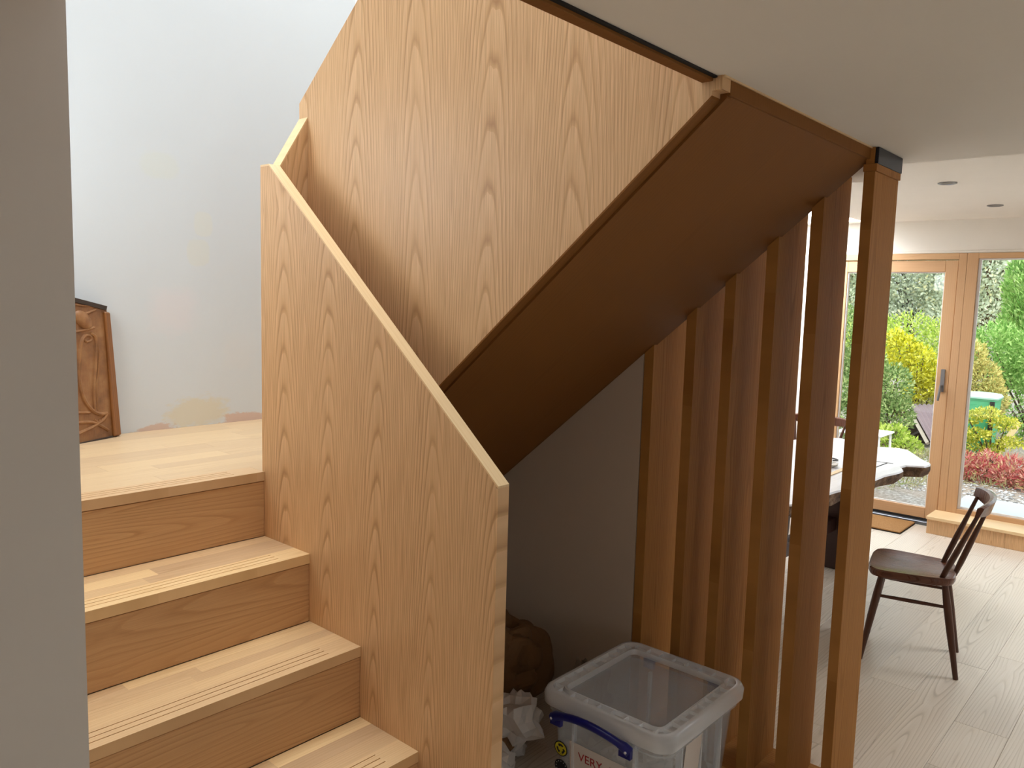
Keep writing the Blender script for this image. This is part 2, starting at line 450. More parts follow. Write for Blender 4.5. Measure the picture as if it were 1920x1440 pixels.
# end wall of the dining room and the garden wall with its openings
struct('wall_dining_end', [(2.621, XD, YW, YW + 0.12, 0, 2.5)], 'plaster')
ZH = 2.068
struct('wall_garden', [(XD - 0.001, XD + 0.25, -3.0, YW + 0.12, ZH, 2.5), (XD - 0.001, XD + 0.25, 2.40, YW + 0.12, 0, ZH),
                       (XD - 0.001, XD + 0.25, -3.0, -0.552, 0, ZH), (XD + 0.02, XD + 0.25, -0.551, 1.44, -0.15, 0.10)], 'plaster_cream')
struct('trim_2', [(XD - 0.012, XD - 0.0011, -0.55, 2.40, ZH - 0.008, ZH + 0.012)], 'plaster_cream', bevel=0.003)

# ---- garden door (outer frame + leaf)
dr = empty('door_1', None, None, kind='structure')
FX0, FX1 = XD - 0.02, XD + 0.06
box('frame_post', (FX0, FX1 + 0.02, 1.416, 1.468, 0.0, ZH - 0.009), 'oak_frame', dr, 0.002)
box('frame_post', (FX0, FX1 + 0.02, 2.352, 2.40, 0.0, ZH - 0.009), 'oak_frame', dr, 0.002)
box('frame_head', (FX0, FX1 + 0.02, 1.4685, 2.3515, 2.014, ZH - 0.009), 'oak_frame_h', dr, 0.002)
leaf = boxes('leaf_stile', [(FX0 + 0.012, FX1, 1.472, 1.556, 0.045, 2.008)], 'oak_frame', dr, 0.003)
boxes('leaf_stile', [(FX0 + 0.012, FX1, 2.264, 2.348, 0.045, 2.008)], 'oak_frame', dr, 0.003)
box('top_rail', (FX0 + 0.012, FX1, 1.5565, 2.2635, 1.922, 2.008), 'oak_frame_h', dr, 0.003)
box('bottom_rail', (FX0 + 0.012, FX1, 1.5565, 2.2635, 0.045, 0.128), 'oak_frame_h', dr, 0.003)
box('pane', (XD + 0.018, XD + 0.024, 1.5566, 2.2634, 0.1282, 1.9218), 'glass', dr)
boxes('glazing_bead', [(XD + 0.004, XD + 0.017, 1.5567, 1.563, 0.1283, 1.9217), (XD + 0.004, XD + 0.017, 2.257, 2.2633, 0.1283, 1.9217),
                       (XD + 0.004, XD + 0.017, 1.563, 2.257, 0.1283, 0.136), (XD + 0.004, XD + 0.017, 1.563, 2.257, 1.914, 1.9217)], 'white_metal', dr)
box('threshold', (XD - 0.055, FX1, 1.4685, 2.3515, 0.0005, 0.028), 'alu', dr, 0.003)
box('seal', (FX0 + 0.008, FX1, 1.4685, 2.3515, 0.0285, 0.0445), 'dark', dr)
hn = boxes('handle', [(XD - 0.018, XD - 0.0085, 1.498, 1.526, 1.03, 1.20)], 'grey_metal', dr, 0.002)
bm = bmesh.new()
b_tube(bm, [(XD - 0.018, 1.512, 1.075), (XD - 0.055, 1.512, 1.075)], 0.008, 10)
b_tube(bm, [(XD - 0.055, 1.512, 1.082), (XD - 0.055, 1.516, 1.03), (XD - 0.053, 1.524, 0.965)], 0.0085, 10)
fin('lever', bm, 'grey_metal', hn, 0, True)

# ---- fixed windows beside the door
def fixed_window(name, ya, yb):
    wn_ = empty(name, None, None, kind='structure')
    box('jamb', (FX0, FX1 + 0.02, yb - 0.0735, yb - 0.0005, 0.101, ZH - 0.009), 'oak_frame', wn_, 0.002)
    box('jamb', (FX0, FX1 + 0.02, ya + 0.0005, ya + 0.07, 0.101, ZH - 0.009), 'oak_frame', wn_, 0.002)
    box('head', (FX0, FX1 + 0.02, ya + 0.0705, yb - 0.074, 2.02, ZH - 0.009), 'oak_frame_h', wn_, 0.002)
    box('bottom_rail', (FX0, FX1 + 0.02, ya + 0.0705, yb - 0.074, 0.101, 0.166), 'oak_frame_h', wn_, 0.002)
    box('pane', (XD + 0.018, XD + 0.024, ya + 0.0706, yb - 0.0741, 0.1662, 2.0198), 'glass', wn_)
    boxes('glazing_bead', [(XD + 0.0, XD + 0.017, yb - 0.092, yb - 0.0741, 0.1663, 2.0197), (XD + 0.0, XD + 0.017, ya + 0.0707, ya + 0.088, 0.1663, 2.0197),
                           (XD + 0.0, XD + 0.017, ya + 0.088, yb - 0.092, 0.1663, 0.180), (XD + 0.0, XD + 0.017, ya + 0.088, yb - 0.092, 2.008, 2.0197)], 'white_metal', wn_)
    return wn_
fixed_window('window_1', -0.55, 1.4155)
sill = empty('window_sill', 'low boxed oak sill ledge running under the tall fixed window', 'window sill')
box('sill_board', (6.325, FX0 - 0.0005, -0.55, 1.483, 0.108, 0.1305), 'oak_edge', sill, 0.002)
for i in range(4):
    ya = 1.478 - 0.5 * i
    box('front_board', (6.3396, 6.3596, ya - 0.4985, ya, 0.0005, 0.1075), 'oak_panel', sill, 0.001)
box('side_board', (6.3597, XD - 0.06, 1.458, 1.478, 0.0005, 0.1075), 'oak_cross', sill, 0.001)

# recessed ceiling spots
for (x, y, lab) in ((4.70, 1.135, 'round recessed ceiling spotlight nearer the slatted screen'), (5.82, 1.122, 'round recessed ceiling spotlight nearer the garden window')):
    dl = empty('ceiling_spotlight', lab, 'spotlight', 'recessed spotlights in the dining ceiling', (x, y, ZC2))
    bm = bmesh.new()
    n_ = 28
    prof = [(0.046, -0.0005), (0.046, -0.005), (0.040, -0.007), (0.033, -0.004), (0.031, -0.0005)]
    rings = [[bm.verts.new((rr * math.cos(2 * PI * j / n_), rr * math.sin(2 * PI * j / n_), zz)) for j in range(n_)] for rr, zz in prof]
    for a_, b_ in zip(rings, rings[1:]):
        for j in range(n_): bm.faces.new((a_[j], a_[(j + 1) % n_], b_[(j + 1) % n_], b_[j]))
    fin('bezel', bm, 'grey_metal', dl, 0, True)
    bm = bmesh.new(); b_disc(bm, (0, 0, -0.0005), (0, 0, -1), 0.031, 0.002, 24)
    fin('lens', bm, plain('dull_lens', S(120, 116, 110), 0.3), dl)

# ------------------------------------------------------------------ staircase, lower flight
SX0 = XL + 0.001
def nosing_board(name, yk, zk, parent, y_b):
    """front board of a tread with three routed grip grooves that stop short of the end"""
    gr = [(0.028, 0.031), (0.050, 0.053), (0.072, 0.075)]
    pts = [(yk, zk - TT), (yk, zk)]
    for a_, b_ in gr:
        pts += [(yk + a_, zk), (yk + a_, zk - 0.004), (yk + b_, zk - 0.004), (yk + b_, zk)]
    pts += [(y_b, zk), (y_b, zk - TT)]
    bm = bmesh.new()
    xe = XB - 0.095
    b_prism(bm, pts, 'X', SX0, xe)
    b_box(bm, xe, XB - 0.0005, yk, y_b, zk - TT, zk)
    return fin(name, bm, 'oak_tread', parent)
st = empty('staircase', 'pale oak staircase flight of solid steps rising to the landing', 'staircase', loc=(0, 0, 0))
rng = random.Random(11)
for k_ in range(1, 5):
    yk, zk = Y0 - k_ * GO, Z0 - k_ * HR
    td = empty('tread', None, None); td.parent = st
    nosing_board('nosing_board', yk, zk, td, yk + 0.088)
    cuts = {1: [0.088, 0.142, 0.205], 2: [0.088, 0.134, 0.176, 0.218], 3: [0.088, 0.15, 0.21], 4: [0.088, 0.15, 0.21]}[k_] + [GO + 0.0]
    for a_, b_ in zip(cuts, cuts[1:]):
        xc = rng.uniform(0.75, 1.2)
        for xa, xb in ((SX0, xc), (xc, XB - 0.0005)):
            box('stave', (xa, xb, yk + a_ + 0.0001, yk + b_ - 0.0001, zk - TT, zk), 'oak_tread', td)
for k_ in range(0, 5):
    yk, zk = Y0 - k_ * GO, Z0 - k_ * HR
    zb = max(Z0 - (k_ + 1) * HR, 0.0)
    box('riser', (SX0, XB - 0.0005, yk + 0.0025, yk + 0.0225, zb + 0.0002, zk - TT - 0.0026), 'oak_riser', st, 0.0012)
# landing: nosing and boards
ld = empty('landing', 'pale oak boarded landing at the top of the lower steps', 'landing')
bmn = nosing_board('nosing_board', Y0, Z0, ld, Y0 + 0.095)
y = Y0 + 0.095
i = 0
while y < YW - 0.001:
    y2 = min(y + (0.078, 0.09, 0.07, 0.098)[i % 4], YW - 0.0005)
    xs = [SX0, rng.uniform(0.8, 1.2), rng.uniform(1.35, 2.2), XS - 0.001]
    for xa, xb in zip(xs, xs[1:]):
        xa2 = xa
        box('board', (xa2 + 0.0002, xb - 0.0002, y + 0.0002, y2 - 0.0002, Z0 - TT, Z0), 'oak_landing', ld)
    y = y2; i += 1
box('board', (XB, XS - 0.001, YBE + 0.001, Y0 + 0.0948, Z0 - TT, Z0), 'oak_landing', ld)
box('joist_deck', (SX0, XS - 0.001, YBE + 0.055, YW - 0.001, 0.905, Z0 - TT - 0.0005), 'oak_cross', ld)

# lower balustrade
bl = empty('stair_balustrade', 'solid oak veneered balustrade panel beside the lower steps with slanted top', 'balustrade')
zn = ZT - PITCH * (YBE - TP - YBN)
LT = 0.006
prism('panel', [(YBN + 0.006, 0.0005), (YBN + 0.006, zn - LT + 0.006 * PITCH), (YBE - TP, ZT - LT), (YBE, ZT - LT), (YBE, 0.9), (YBE, 0.0005)], 'X', XB, XB + TB, 'oak_panel', bl)
prism('top_lipping', [(YBN, zn - LT), (YBE - TP, ZT - LT + 0.0001), (YBE, ZT - LT + 0.0001), (YBE, ZT), (YBE - TP, ZT), (YBN, zn)], 'X', XB, XB + TB, 'oak_edge', bl)
box('end_lipping', (XB, XB + TB, YBN, YBN + 0.0059, 0.0005, zn - LT), 'oak_panel', bl)
# short panel across the stair well, sloping up to the upper string
wp = empty('well_panel', 'narrow oak panel with steep top joining the two balustrades at the turn', 'balustrade')
prism('panel', [(XB + TB + 0.0005, 0.91), (XU - 0.0005, 0.91), (XU - 0.0005, 2.2169 - 0.008), (XB + TB + 0.0005, ZT - 0.008)], 'Y', YBE - TP, YBE, 'oak_cross', wp)
prism('top_lipping', [(XB + TB + 0.0005, ZT - 0.0079), (XU - 0.0005, 2.2169 - 0.0079), (XU - 0.0005, 2.2169), (XB + TB + 0.0005, ZT)], 'Y', YBE - TP, YBE, 'oak_edge', wp)

# ------------------------------------------------------------------ upper flight
uf = empty('upper_flight', 'upper oak stair flight with tall solid side panel and sloping underside', 'staircase')
YN = YC + 0.005
prism('side_panel', [(YN, z_low(YN)), (YBE - TP, z_low(YBE - TP)), (YBE - TP, z_top(YBE - TP)), (YN, z_top(YN))], 'X', XU, XU + TU, 'oak_panel_up', uf)
prism('end_lipping', [(YBE - TP + 0.0003, z_low(YBE - TP)), (YBE, z_low(YBE)), (YBE, z_top(YBE)), (YBE - TP + 0.0003, z_top(YBE - TP))], 'X', XU, XU + TU, 'oak_panel_up', uf)
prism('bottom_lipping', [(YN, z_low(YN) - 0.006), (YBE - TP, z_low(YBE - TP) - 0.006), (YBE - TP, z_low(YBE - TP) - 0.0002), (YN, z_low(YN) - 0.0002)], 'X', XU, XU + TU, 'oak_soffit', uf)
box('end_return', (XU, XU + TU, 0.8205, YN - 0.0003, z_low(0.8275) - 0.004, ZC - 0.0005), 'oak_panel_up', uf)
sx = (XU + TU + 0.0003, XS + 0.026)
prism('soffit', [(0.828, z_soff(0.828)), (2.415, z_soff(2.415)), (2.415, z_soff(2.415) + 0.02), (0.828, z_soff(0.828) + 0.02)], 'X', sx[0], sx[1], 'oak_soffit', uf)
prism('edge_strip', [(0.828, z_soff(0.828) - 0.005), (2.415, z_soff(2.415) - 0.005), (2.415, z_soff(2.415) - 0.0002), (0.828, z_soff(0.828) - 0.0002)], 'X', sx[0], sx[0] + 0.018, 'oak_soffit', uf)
prism('outer_string', [(YC + 0.031, z_soff(YC + 0.031) + 0.0255), (2.36, z_soff(2.36) + 0.0255), (2.36, 1.3), (YC + 0.1, 2.6), (YC + 0.031, 2.6)], 'X', XS + 0.001, XS + 0.026, 'oak_panel', uf)
for j in range(1, 6):
    yr, zt_ = 2.30 - (j - 1) * GO, Z0 + HR * j
    box('upper_tread', (sx[0] + 0.001, XS, yr - GO, yr, zt_ - TT, zt_), 'oak_tread', uf)
    box('upper_riser', (sx[0] + 0.001, XS, yr - 0.021, yr - 0.001, zt_ - HR + 0.0002, zt_ - TT - 0.0005), 'oak_riser', uf)
fa = empty('ceiling_edge_fascia', 'oak fascia board lining the edge of the ceiling opening', 'fascia')
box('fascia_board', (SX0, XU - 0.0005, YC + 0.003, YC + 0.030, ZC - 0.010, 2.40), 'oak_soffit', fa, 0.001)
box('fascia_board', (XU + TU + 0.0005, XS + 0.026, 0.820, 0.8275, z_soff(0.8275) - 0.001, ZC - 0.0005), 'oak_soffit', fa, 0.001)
box('gap_shade_strip', (SX0, XU, YC - 0.006, YC + 0.0025, ZC - 0.004, ZC - 0.0002), 'dark', fa)  # black strip in place of the shaded gap under the ceiling edge
box('light_bead', (XU + 0.001, XS + 0.02, 0.8155, 0.8195, ZC - 0.004, ZC - 0.0005), 'oak_edge', fa)

# ------------------------------------------------------------------ slatted screen
scn = empty('slat_screen', 'row of upright deep oak slats below the upper stair flight', 'slat screen')
SY = [1.5692, 1.4035, 1.2635, 1.1234, 0.9859, 0.8413]
ST, SDX = 0.0381, 0.2283
for i, ys in enumerate(SY):
    ya, yb = ys - ST, ys
    bm = bmesh.new()
    if i == 5:
        b_box(bm, XS, XS + SDX, ya, yb - 0.006, 0.012, 2.044)
    else:
        # notched: the stair side stops under the sloping soffit, the rest runs up past it
        b_prism(bm, [(ya, 0.012), (yb, 0.012), (yb, z_soff(yb) - 0.002), (ya, z_soff(ya) - 0.002)], 'X', XS, XS + 0.0265)
        b_box(bm, XS + 0.0265, XS + SDX, ya, yb, 0.012, 2.0655)
        bmesh.ops.remove_doubles(bm, verts=bm.verts, dist=1e-6)
    o = fin('slat', bm, 'oak_slat_shaded', scn, 0.0 if i < 5 else 0.001)
box('base_board', (XS, XS + SDX + 0.01, SY[5] - ST - 0.002, 1.5730, 0.0003, 0.0117), 'oak_slat_shaded', scn)
box('cap_block', (XS - 0.001, XS + SDX + 0.006, SY[5] - ST - 0.004, YC - 0.0005, 2.0445, 2.066), 'oak_slat_shaded', scn, 0.001)
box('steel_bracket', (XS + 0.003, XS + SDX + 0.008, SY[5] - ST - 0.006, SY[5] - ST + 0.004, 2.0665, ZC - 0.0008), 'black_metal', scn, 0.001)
box('packing_block', (XS, XS + SDX, SY[5] - ST + 0.0045, YC - 0.007, 2.0665, ZC - 0.0008), 'oak_slat_shaded', scn)

# ------------------------------------------------------------------ carved wooden panel leaning on the landing
def carve_mat():
    n = N('carved_brown_oak')
    o = n.obj()
    a = n.noise(o, 14.0, 4.0, 0.6)
    X = n.xyz(o)
    g = n.noise(n.comb(n.math('MULTIPLY', X[0], 150.0), n.math('MULTIPLY', X[1], 150.0), n.math('MULTIPLY', X[2], 8.0)), 1.0, 2.0, 0.6)
    c = n.ramp(a, [(0.25, S(104, 68, 38)), (0.55, S(150, 104, 62)), (0.8, S(176, 132, 86))])
    c = n.mix(n.math('MULTIPLY', g, 0.4), c, S(92, 58, 32))
    n.col(c); n.rough(0.55); n.bump(g, 0.2, 0.003)
    return n.m
M['carve'] = carve_mat()
M['carve_stile'] = oak('carved_stile', S(150, 98, 48), S(128, 80, 38), S(84, 50, 24), 'Z', 'X', 0.06, 0.008, 0.02, 0.02, contrast=0.6)
M['carve_dark'] = plain('worn_edge_and_shade', S(58, 44, 34), 0.8)
cp = empty('carved_panel', 'brown carved wooden panel with flowing stems leaning on the landing wall', 'wood panel', loc=(1.332, 3.333, Z0 + 0.001))
cp.rotation_euler = (math.radians(-2.5), math.radians(-1.8), math.radians(21))
CW, CH = 0.40, 0.545
def cpt(zx, zy, d=0.0):
    """carving drawing -> panel's own plane (x leftwards is negative)"""
    xr = 425 + (zy - 220) * (70 / 1100.0)
    return (-(xr - zx) / 4.8 / 430.0, -0.022 - d, (1345 - zy) / 1160.0 * 0.54)
prism('backboard', [(-CW, 0.0), (-0.002, 0.0), (-0.012, CH - 0.02), (-CW, CH + 0.078)], 'Y', -0.022, 0.0, 'carve', cp)
prism('top_edge', [(-CW, CH + 0.063), (-0.018, CH - 0.035), (-0.012, CH - 0.019), (-CW, CH + 0.079)], 'Y', -0.028, 0.001, 'carve_dark', cp)
prism('stile', [(-0.036, 0.004), (0.0, 0.004), (-0.004, CH - 0.045), (-0.030, CH - 0.04)], 'Y', -0.034, -0.0001, 'carve_stile', cp, 0.004)
prism('bottom_edge', [(-CW, 0.0), (-0.04, 0.0), (-0.04, 0.006), (-CW, 0.008)], 'Y', -0.030, -0.0221, 'carve_dark', cp)
def smooth_path(pts, m_=6):
    P = [Vector(p) for p in pts]
    out = []
    for i in range(len(P) - 1):
        p0, p1, p2, p3 = P[max(i - 1, 0)], P[i], P[i + 1], P[min(i + 2, len(P) - 1)]
        for t in range(m_):
            t /= m_
            out.append(0.5 * ((2 * p1) + (p2 - p0) * t + (2 * p0 - 5 * p1 + 4 * p2 - p3) * t * t + (3 * p1 - p0 - 3 * p2 + p3) * t ** 3))
    out.append(P[-1])
    return out
for pts, rr in (
    ([(-60, 170), (90, 190), (190, 205), (285, 195)], 0.005),
    ([(-80, 300), (90, 285), (200, 270), (295, 240)], 0.006),
    ([(-80, 430), (90, 415), (180, 405), (275, 390)], 0.006),
    ([(170, 475), (200, 505), (240, 492), (238, 462), (200, 452), (185, 470)], 0.005),
    ([(185, 452), (150, 500), (128, 640), (116, 800), (150, 960), (220, 1070), (300, 1125), (372, 1128)], 0.008),
    ([(240, 438), (285, 480), (282, 640), (262, 820), (250, 960), (256, 1090)], 0.007),
    ([(300, 540), (312, 640), (300, 760), (275, 900), (280, 1090)], 0.006),
    ([(-60, 1290), (115, 1250), (220, 1225), (330, 1180), (378, 1128)], 0.008),
    ([(-60, 1150), (115, 1165), (230, 1185), (330, 1240), (380, 1278)], 0.007),
    ([(-40, 1075), (120, 1085), (205, 1098)], 0.006),
    ([(-60, 480), (-20, 700), (-30, 900), (40, 1020)], 0.008),
    ([(245, 1165), (290, 1200), (300, 1170)], 0.006)):
    tube('carved_stem', smooth_path([cpt(*p) for p in pts]), rr, 'carve', cp, 8)
bm = bmesh.new()
bmesh.ops.create_uvsphere(bm, u_segments=20, v_segments=12, radius=1.0)
c0 = Vector(cpt(172, 322))
for v in bm.verts:
    x_, y_, z_ = v.co.x * 0.046, v.co.y * 0.014, v.co.z * 0.030
    ca, sa = math.cos(-0.75), math.sin(-0.75)
    v.co = c0 + Vector((x_ * ca * -1 - z_ * sa, y_, -x_ * sa + z_ * ca))
fin('carved_pod', bm, 'carve', cp, 0, True)

# ------------------------------------------------------------------ clear storage box
BX0, BX1, BY0, BY1, BZ = 1.888, 2.408, 1.048, 1.520, 0.410
def rrect(x0, x1, y0, y1, rad, n_=6):
    pts = []
    for cx, cy, a0 in ((x1 - rad, y1 - rad, 0), (x0 + rad, y1 - rad, 90), (x0 + rad, y0 + rad, 180), (x1 - rad, y0 + rad, 270)):
        for i in range(n_ + 1):
            a = math.radians(a0 + 90.0 * i / n_)
            pts.append((cx + rad * math.cos(a), cy + rad * math.sin(a)))
    return pts
def b_loft(bm, loops, cap0=False, cap1=False, closed=True):
    R = [[bm.verts.new(p) for p in L] for L in loops]
    n_ = len(R[0])
    for a, b in zip(R, R[1:]):
        for j in range(n_):
            bm.faces.new((a[j], a[(j + 1) % n_], b[(j + 1) % n_], b[j]))
    if cap0: bm.faces.new(R[0][::-1])
    if cap1: bm.faces.new(R[-1])
def ring_at(ins, z, rad, n_=6):
    return [(x, y, z) for x, y in rrect(BX0 + ins, BX1 - ins, BY0 + ins, BY1 - ins, rad, n_)]
bx = empty('storage_box', 'clear plastic storage box with navy handle and clip lid under the stairs', 'storage box')
bm = bmesh.new()
b_loft(bm, [ring_at(0.070, 0.006, 0.03), ring_at(0.058, 0.0015, 0.04), ring_at(0.050, 0.02, 0.045), ring_at(0.026, 0.335, 0.05), ring_at(0.014, 0.338, 0.05), ring_at(0.014, 0.352, 0.05)], cap0=True)
b_loft(bm, [ring_at(0.018, 0.352, 0.05), ring_at(0.030, 0.335, 0.05), ring_at(0.054, 0.02, 0.045)], cap1=True)
body = fin('body', bm, 'poly', bx, 0, True)
# corner and side ribs moulded on the body
ribs = []
for x in (2.03, 2.15, 2.28): ribs.append((x, x + 0.008, BY0 + 0.030, BY0 + 0.050, 0.04, 0.330))
for y in (1.17, 1.395): ribs.append((BX0 + 0.030, BX0 + 0.046, y, y + 0.008, 0.04, 0.330))
for y in (1.17, 1.395): ribs.append((BX1 - 0.046, BX1 - 0.030, y, y + 0.008, 0.04, 0.330))
for b_ in ribs: box('moulded_rib', b_, 'poly_rim', body)
lid = None
bm = bmesh.new()
b_loft(bm, [ring_at(0.0, BZ - 0.048, 0.055), ring_at(-0.002, BZ - 0.018, 0.055), ring_at(0.004, BZ - 0.004, 0.055), ring_at(0.012, BZ, 0.05), ring_at(0.020, BZ, 0.048), ring_at(0.024, BZ - 0.012, 0.046),
            ring_at(0.048, BZ - 0.014, 0.03), ring_at(0.052, BZ - 0.004, 0.028), ring_at(0.058, BZ - 0.004, 0.026), ring_at(0.062, BZ - 0.022, 0.024)])
lid = fin('lid', bm, 'poly_rim', bx, 0, True)
bm = bmesh.new()
b_loft(bm, [ring_at(0.0625, BZ - 0.022, 0.024), ring_at(0.0625, BZ - 0.0245, 0.024)], True, True)
fin('lid_window', bm, 'poly', lid, 0, True)
rb = []
for i in range(9):
    x = BX0 + 0.06 + i * (BX1 - BX0 - 0.12) / 8
    rb += [(x, x + 0.004, BY0 + 0.022, BY0 + 0.050, BZ - 0.0139, BZ - 0.002), (x, x + 0.004, BY1 - 0.050, BY1 - 0.022, BZ - 0.0139, BZ - 0.002)]
for i in range(8):
    y = BY0 + 0.06 + i * (BY1 - BY0 - 0.12) / 7
    rb += [(BX0 + 0.022, BX0 + 0.050, y, y + 0.004, BZ - 0.0139, BZ - 0.002), (BX1 - 0.050, BX1 - 0.022, y, y + 0.004, BZ - 0.0139, BZ - 0.002)]
for b_ in rb: box('lid_rib', b_, 'poly_rim', lid)
# handles
for s, xf in ((-1, BX0 - 0.004), (1, BX1 + 0.004)):
    ym = 1.306
    bm = bmesh.new()
    path, rad = [], []
    for i in range(17):
        t = i / 16.0 * 2 - 1
        path.append((xf + s * (0.006 + 0.020 * (1 - t * t)), ym + t * 0.142, 0.338 + 0.034 * (1 - t * t) + (0.004 if abs(t) < 0.9 else 0)))
        rad.append(0.012 if abs(t) < 0.8 else 0.0155)
    b_tube(bm, path, rad, 12, flat=1.0)
    for t in (-1, 1):
        b_box(bm, min(xf, xf + s * 0.014), max(xf, xf + s * 0.014), ym + t * 0.128 - 0.02, ym + t * 0.128 + 0.02, 0.318, 0.346)
    hd = fin('handle', bm, 'blue_plastic', bx, 0.0, True)
    for t in (-1, 1):
        bm = bmesh.new(); b_disc(bm, (xf + s * 0.0215, ym + t * 0.137, 0.342), (s, 0, 0), 0.004, 0.003, 10)
        fin('pivot', bm, 'white_metal', hd)
def text_mesh(name, body_, size, mat, parent, origin, xdir, ydir, lift=0.0006, bold=0.0):
    cu = bpy.data.curves.new(name, 'FONT'); cu.body = body_; cu.size = size; cu.extrude = 0.0002; cu.offset = bold
    tmp = bpy.data.objects.new(name + '_tmp', cu); COL.objects.link(tmp)
    dg = bpy.context.evaluated_depsgraph_get()
    me = bpy.data.meshes.new_from_object(tmp.evaluated_get(dg))
    bpy.data.objects.remove(tmp)
    xd, yd = Vector(xdir), Vector(ydir); zd = xd.cross(yd)
    mt = Matrix((xd, yd, zd)).transposed().to_4x4(); mt.translation = Vector(origin) + zd * lift
    me.transform(mt)
    me.materials.clear()
    return new_obj(name, me, mat, parent)
M['red_ink'] = plain('red_print', S(170, 40, 44), 0.6)
M['label_paper'] = plain('label_paper', S(216, 206, 198), 0.6)
M['sticker_yellow'] = plain('sticker_yellow', S(214, 200, 40), 0.4)
M['sticker_black'] = plain('sticker_black', S(22, 22, 26), 0.4)
# note taped to the end of the box (end wall leans slightly, so the note stands just clear of it)
def bxface(z): return BX0 + 0.050 - 0.024 * (z - 0.02) / 0.315 - 0.0012
def on_face(y, z): return (bxface(z), y, z)
note = None
bm = bmesh.new()
vs = [bm.verts.new(on_face(*p)) for p in ((1.412, 0.258), (1.185, 0.258), (1.185, 0.105), (1.412, 0.105))]
vs2 = [bm.verts.new((v.co.x - 0.0004, v.co.y, v.co.z)) for v in vs]
bm.faces.new(vs); bm.faces.new(vs2[::-1])
for i in range(4): bm.faces.new((vs[i], vs2[i], vs2[(i + 1) % 4], vs[(i + 1) % 4]))
note = fin('paper_note', bm, 'label_paper', bx)
dz_ = Vector((-0.024 / 0.315, 0, 1)).normalized()
text_mesh('note_lettering', 'VERY', 0.040, 'red_ink', note, Vector(on_face(1.378, 0.205)) + Vector((-0.0006, 0, 0)), (0, -1, 0), tuple(dz_), 0.0006, 0.0)
text_mesh('note_lettering', 'FR', 0.040, 'red_ink', note, Vector(on_face(1.262, 0.205)) + Vector((-0.0006, 0, 0)), (0, -1, 0), tuple(dz_), 0.0006, 0.0)
# round stickers
def sticker(y, z, inner, ry=0.026):
    nd = Vector((-1, 0, -0.024 / 0.315)).normalized()
    c = Vector(on_face(y, z))
    bm = bmesh.new(); b_disc(bm, c, nd, ry, 0.0005, 28)
    s_ = fin('sticker', bm, 'sticker_black', bx)
    if inner:
        bm = bmesh.new(); b_disc(bm, c + nd * 0.0006, nd, ry * 0.86, 0.0003, 28)
        fin('sticker_face', bm, inner, s_)
    return s_, c, nd
s1, c1, nd1 = sticker(1.447, 0.214, 'sticker_yellow')
e1, e2 = Vector((0, -1, 0)), dz_
bm = bmesh.new()
for q in range(3):
    a0 = math.radians(90 + 120 * q)
    def Pq(r_, a_): return c1 + nd1 * 0.0012 + (e1 * math.cos(a_) + e2 * math.sin(a_)) * r_
    arc = [a0 - 0.75 + 1.1 * i / 5 for i in range(6)]
    o_ = [bm.verts.new(Pq(0.0165, a_)) for a_ in arc]; i_ = [bm.verts.new(Pq(0.0095, a_)) for a_ in arc]
    for j in range(5): bm.faces.new((o_[j], o_[j + 1], i_[j + 1], i_[j]))
    bm.faces.new([bm.verts.new(Pq(*p)) for p in ((0.0205, arc[-1]), (0.013, arc[-1] + 0.5), (0.006, arc[-1]))])
b_l = [bm.verts.new(c1 + nd1 * 0.0012 + e1 * x_ + e2 * y_) for x_, y_ in ((-0.009, -0.0185), (0.009, -0.0185), (0.009, -0.0172), (-0.009, -0.0172))]
bm.faces.new(b_l)
fin('recycling_arrows', bm, 'sticker_black', s1)
s2, c2, nd2 = sticker(1.447, 0.150, None)
bm = bmesh.new()
for q in range(12):
    a_ = 2 * PI * q / 12
    b_disc(bm, c2 + nd2 * 0.0006 + (e1 * math.cos(a_) + e2 * math.sin(a_)) * 0.020, nd2, 0.0017, 0.0003, 6)
fin('star_ring', bm, 'white_metal', s2)
# paper note on the long side
def byface(z): return BY0 + 0.050 - 0.024 * (z - 0.02) / 0.315 - 0.0012
bm = bmesh.new()
vs = [bm.verts.new((x, byface(z), z)) for x, z in ((2.045, 0.325), (2.145, 0.325), (2.145, 0.19), (2.045, 0.19))]
vs2 = [bm.verts.new((v.co.x, v.co.y - 0.0004, v.co.z)) for v in vs]
bm.faces.new(vs2); bm.faces.new(vs[::-1])
for i in range(4): bm.faces.new((vs[i], vs2[i], vs2[(i + 1) % 4], vs[(i + 1) % 4]))
fin('paper_note', bm, 'label_paper', bx)

# crumpled things -------------------------------------------------
def crumple(name, c, r3, mat, seed, amp=0.35, freq=2.2, sub=4, flat_z=None, octv=3, **kw):
    rg = random.Random(seed)
    from mathutils import noise as mn
    bm = bmesh.new()
    bmesh.ops.create_icosphere(bm, subdivisions=sub, radius=1.0)
    off = Vector((rg.uniform(0, 50), rg.uniform(0, 50), rg.uniform(0, 50)))
    for v in bm.verts:
        p = v.co.copy()
        d = 0.0; f = freq; a_ = amp
        for _ in range(octv):
            d += a_ * (abs(mn.noise(p * f + off)) * 2 - 0.55); f *= 2.0; a_ *= 0.5
        p = p * (1 + d)
        q = Vector((p.x * r3[0], p.y * r3[1], p.z * r3[2])) + Vector(c)
        if flat_z is not None and q.z < flat_z: q.z = flat_z + 0.001 * rg.random()
        v.co = q
    return fin(name, bm, mat, None, 0, False, **kw)
M['kraft'] = plain('brown_paper', S(128, 92, 54), 0.75)
M['sack'] = plain('tan_sack', S(112, 80, 46), 0.8)
M['white_wrap'] = plain('white_wrapping', S(205, 198, 190), 0.6)
crumple('dust_sheet', (2.20, 1.985, 0.20), (0.24, 0.17, 0.21), 'sack', 3, 0.32, 1.1, 5, 0.001, 2, label='crumpled tan dust sheet heaped against the wall under the stairs', cat='dust sheet')
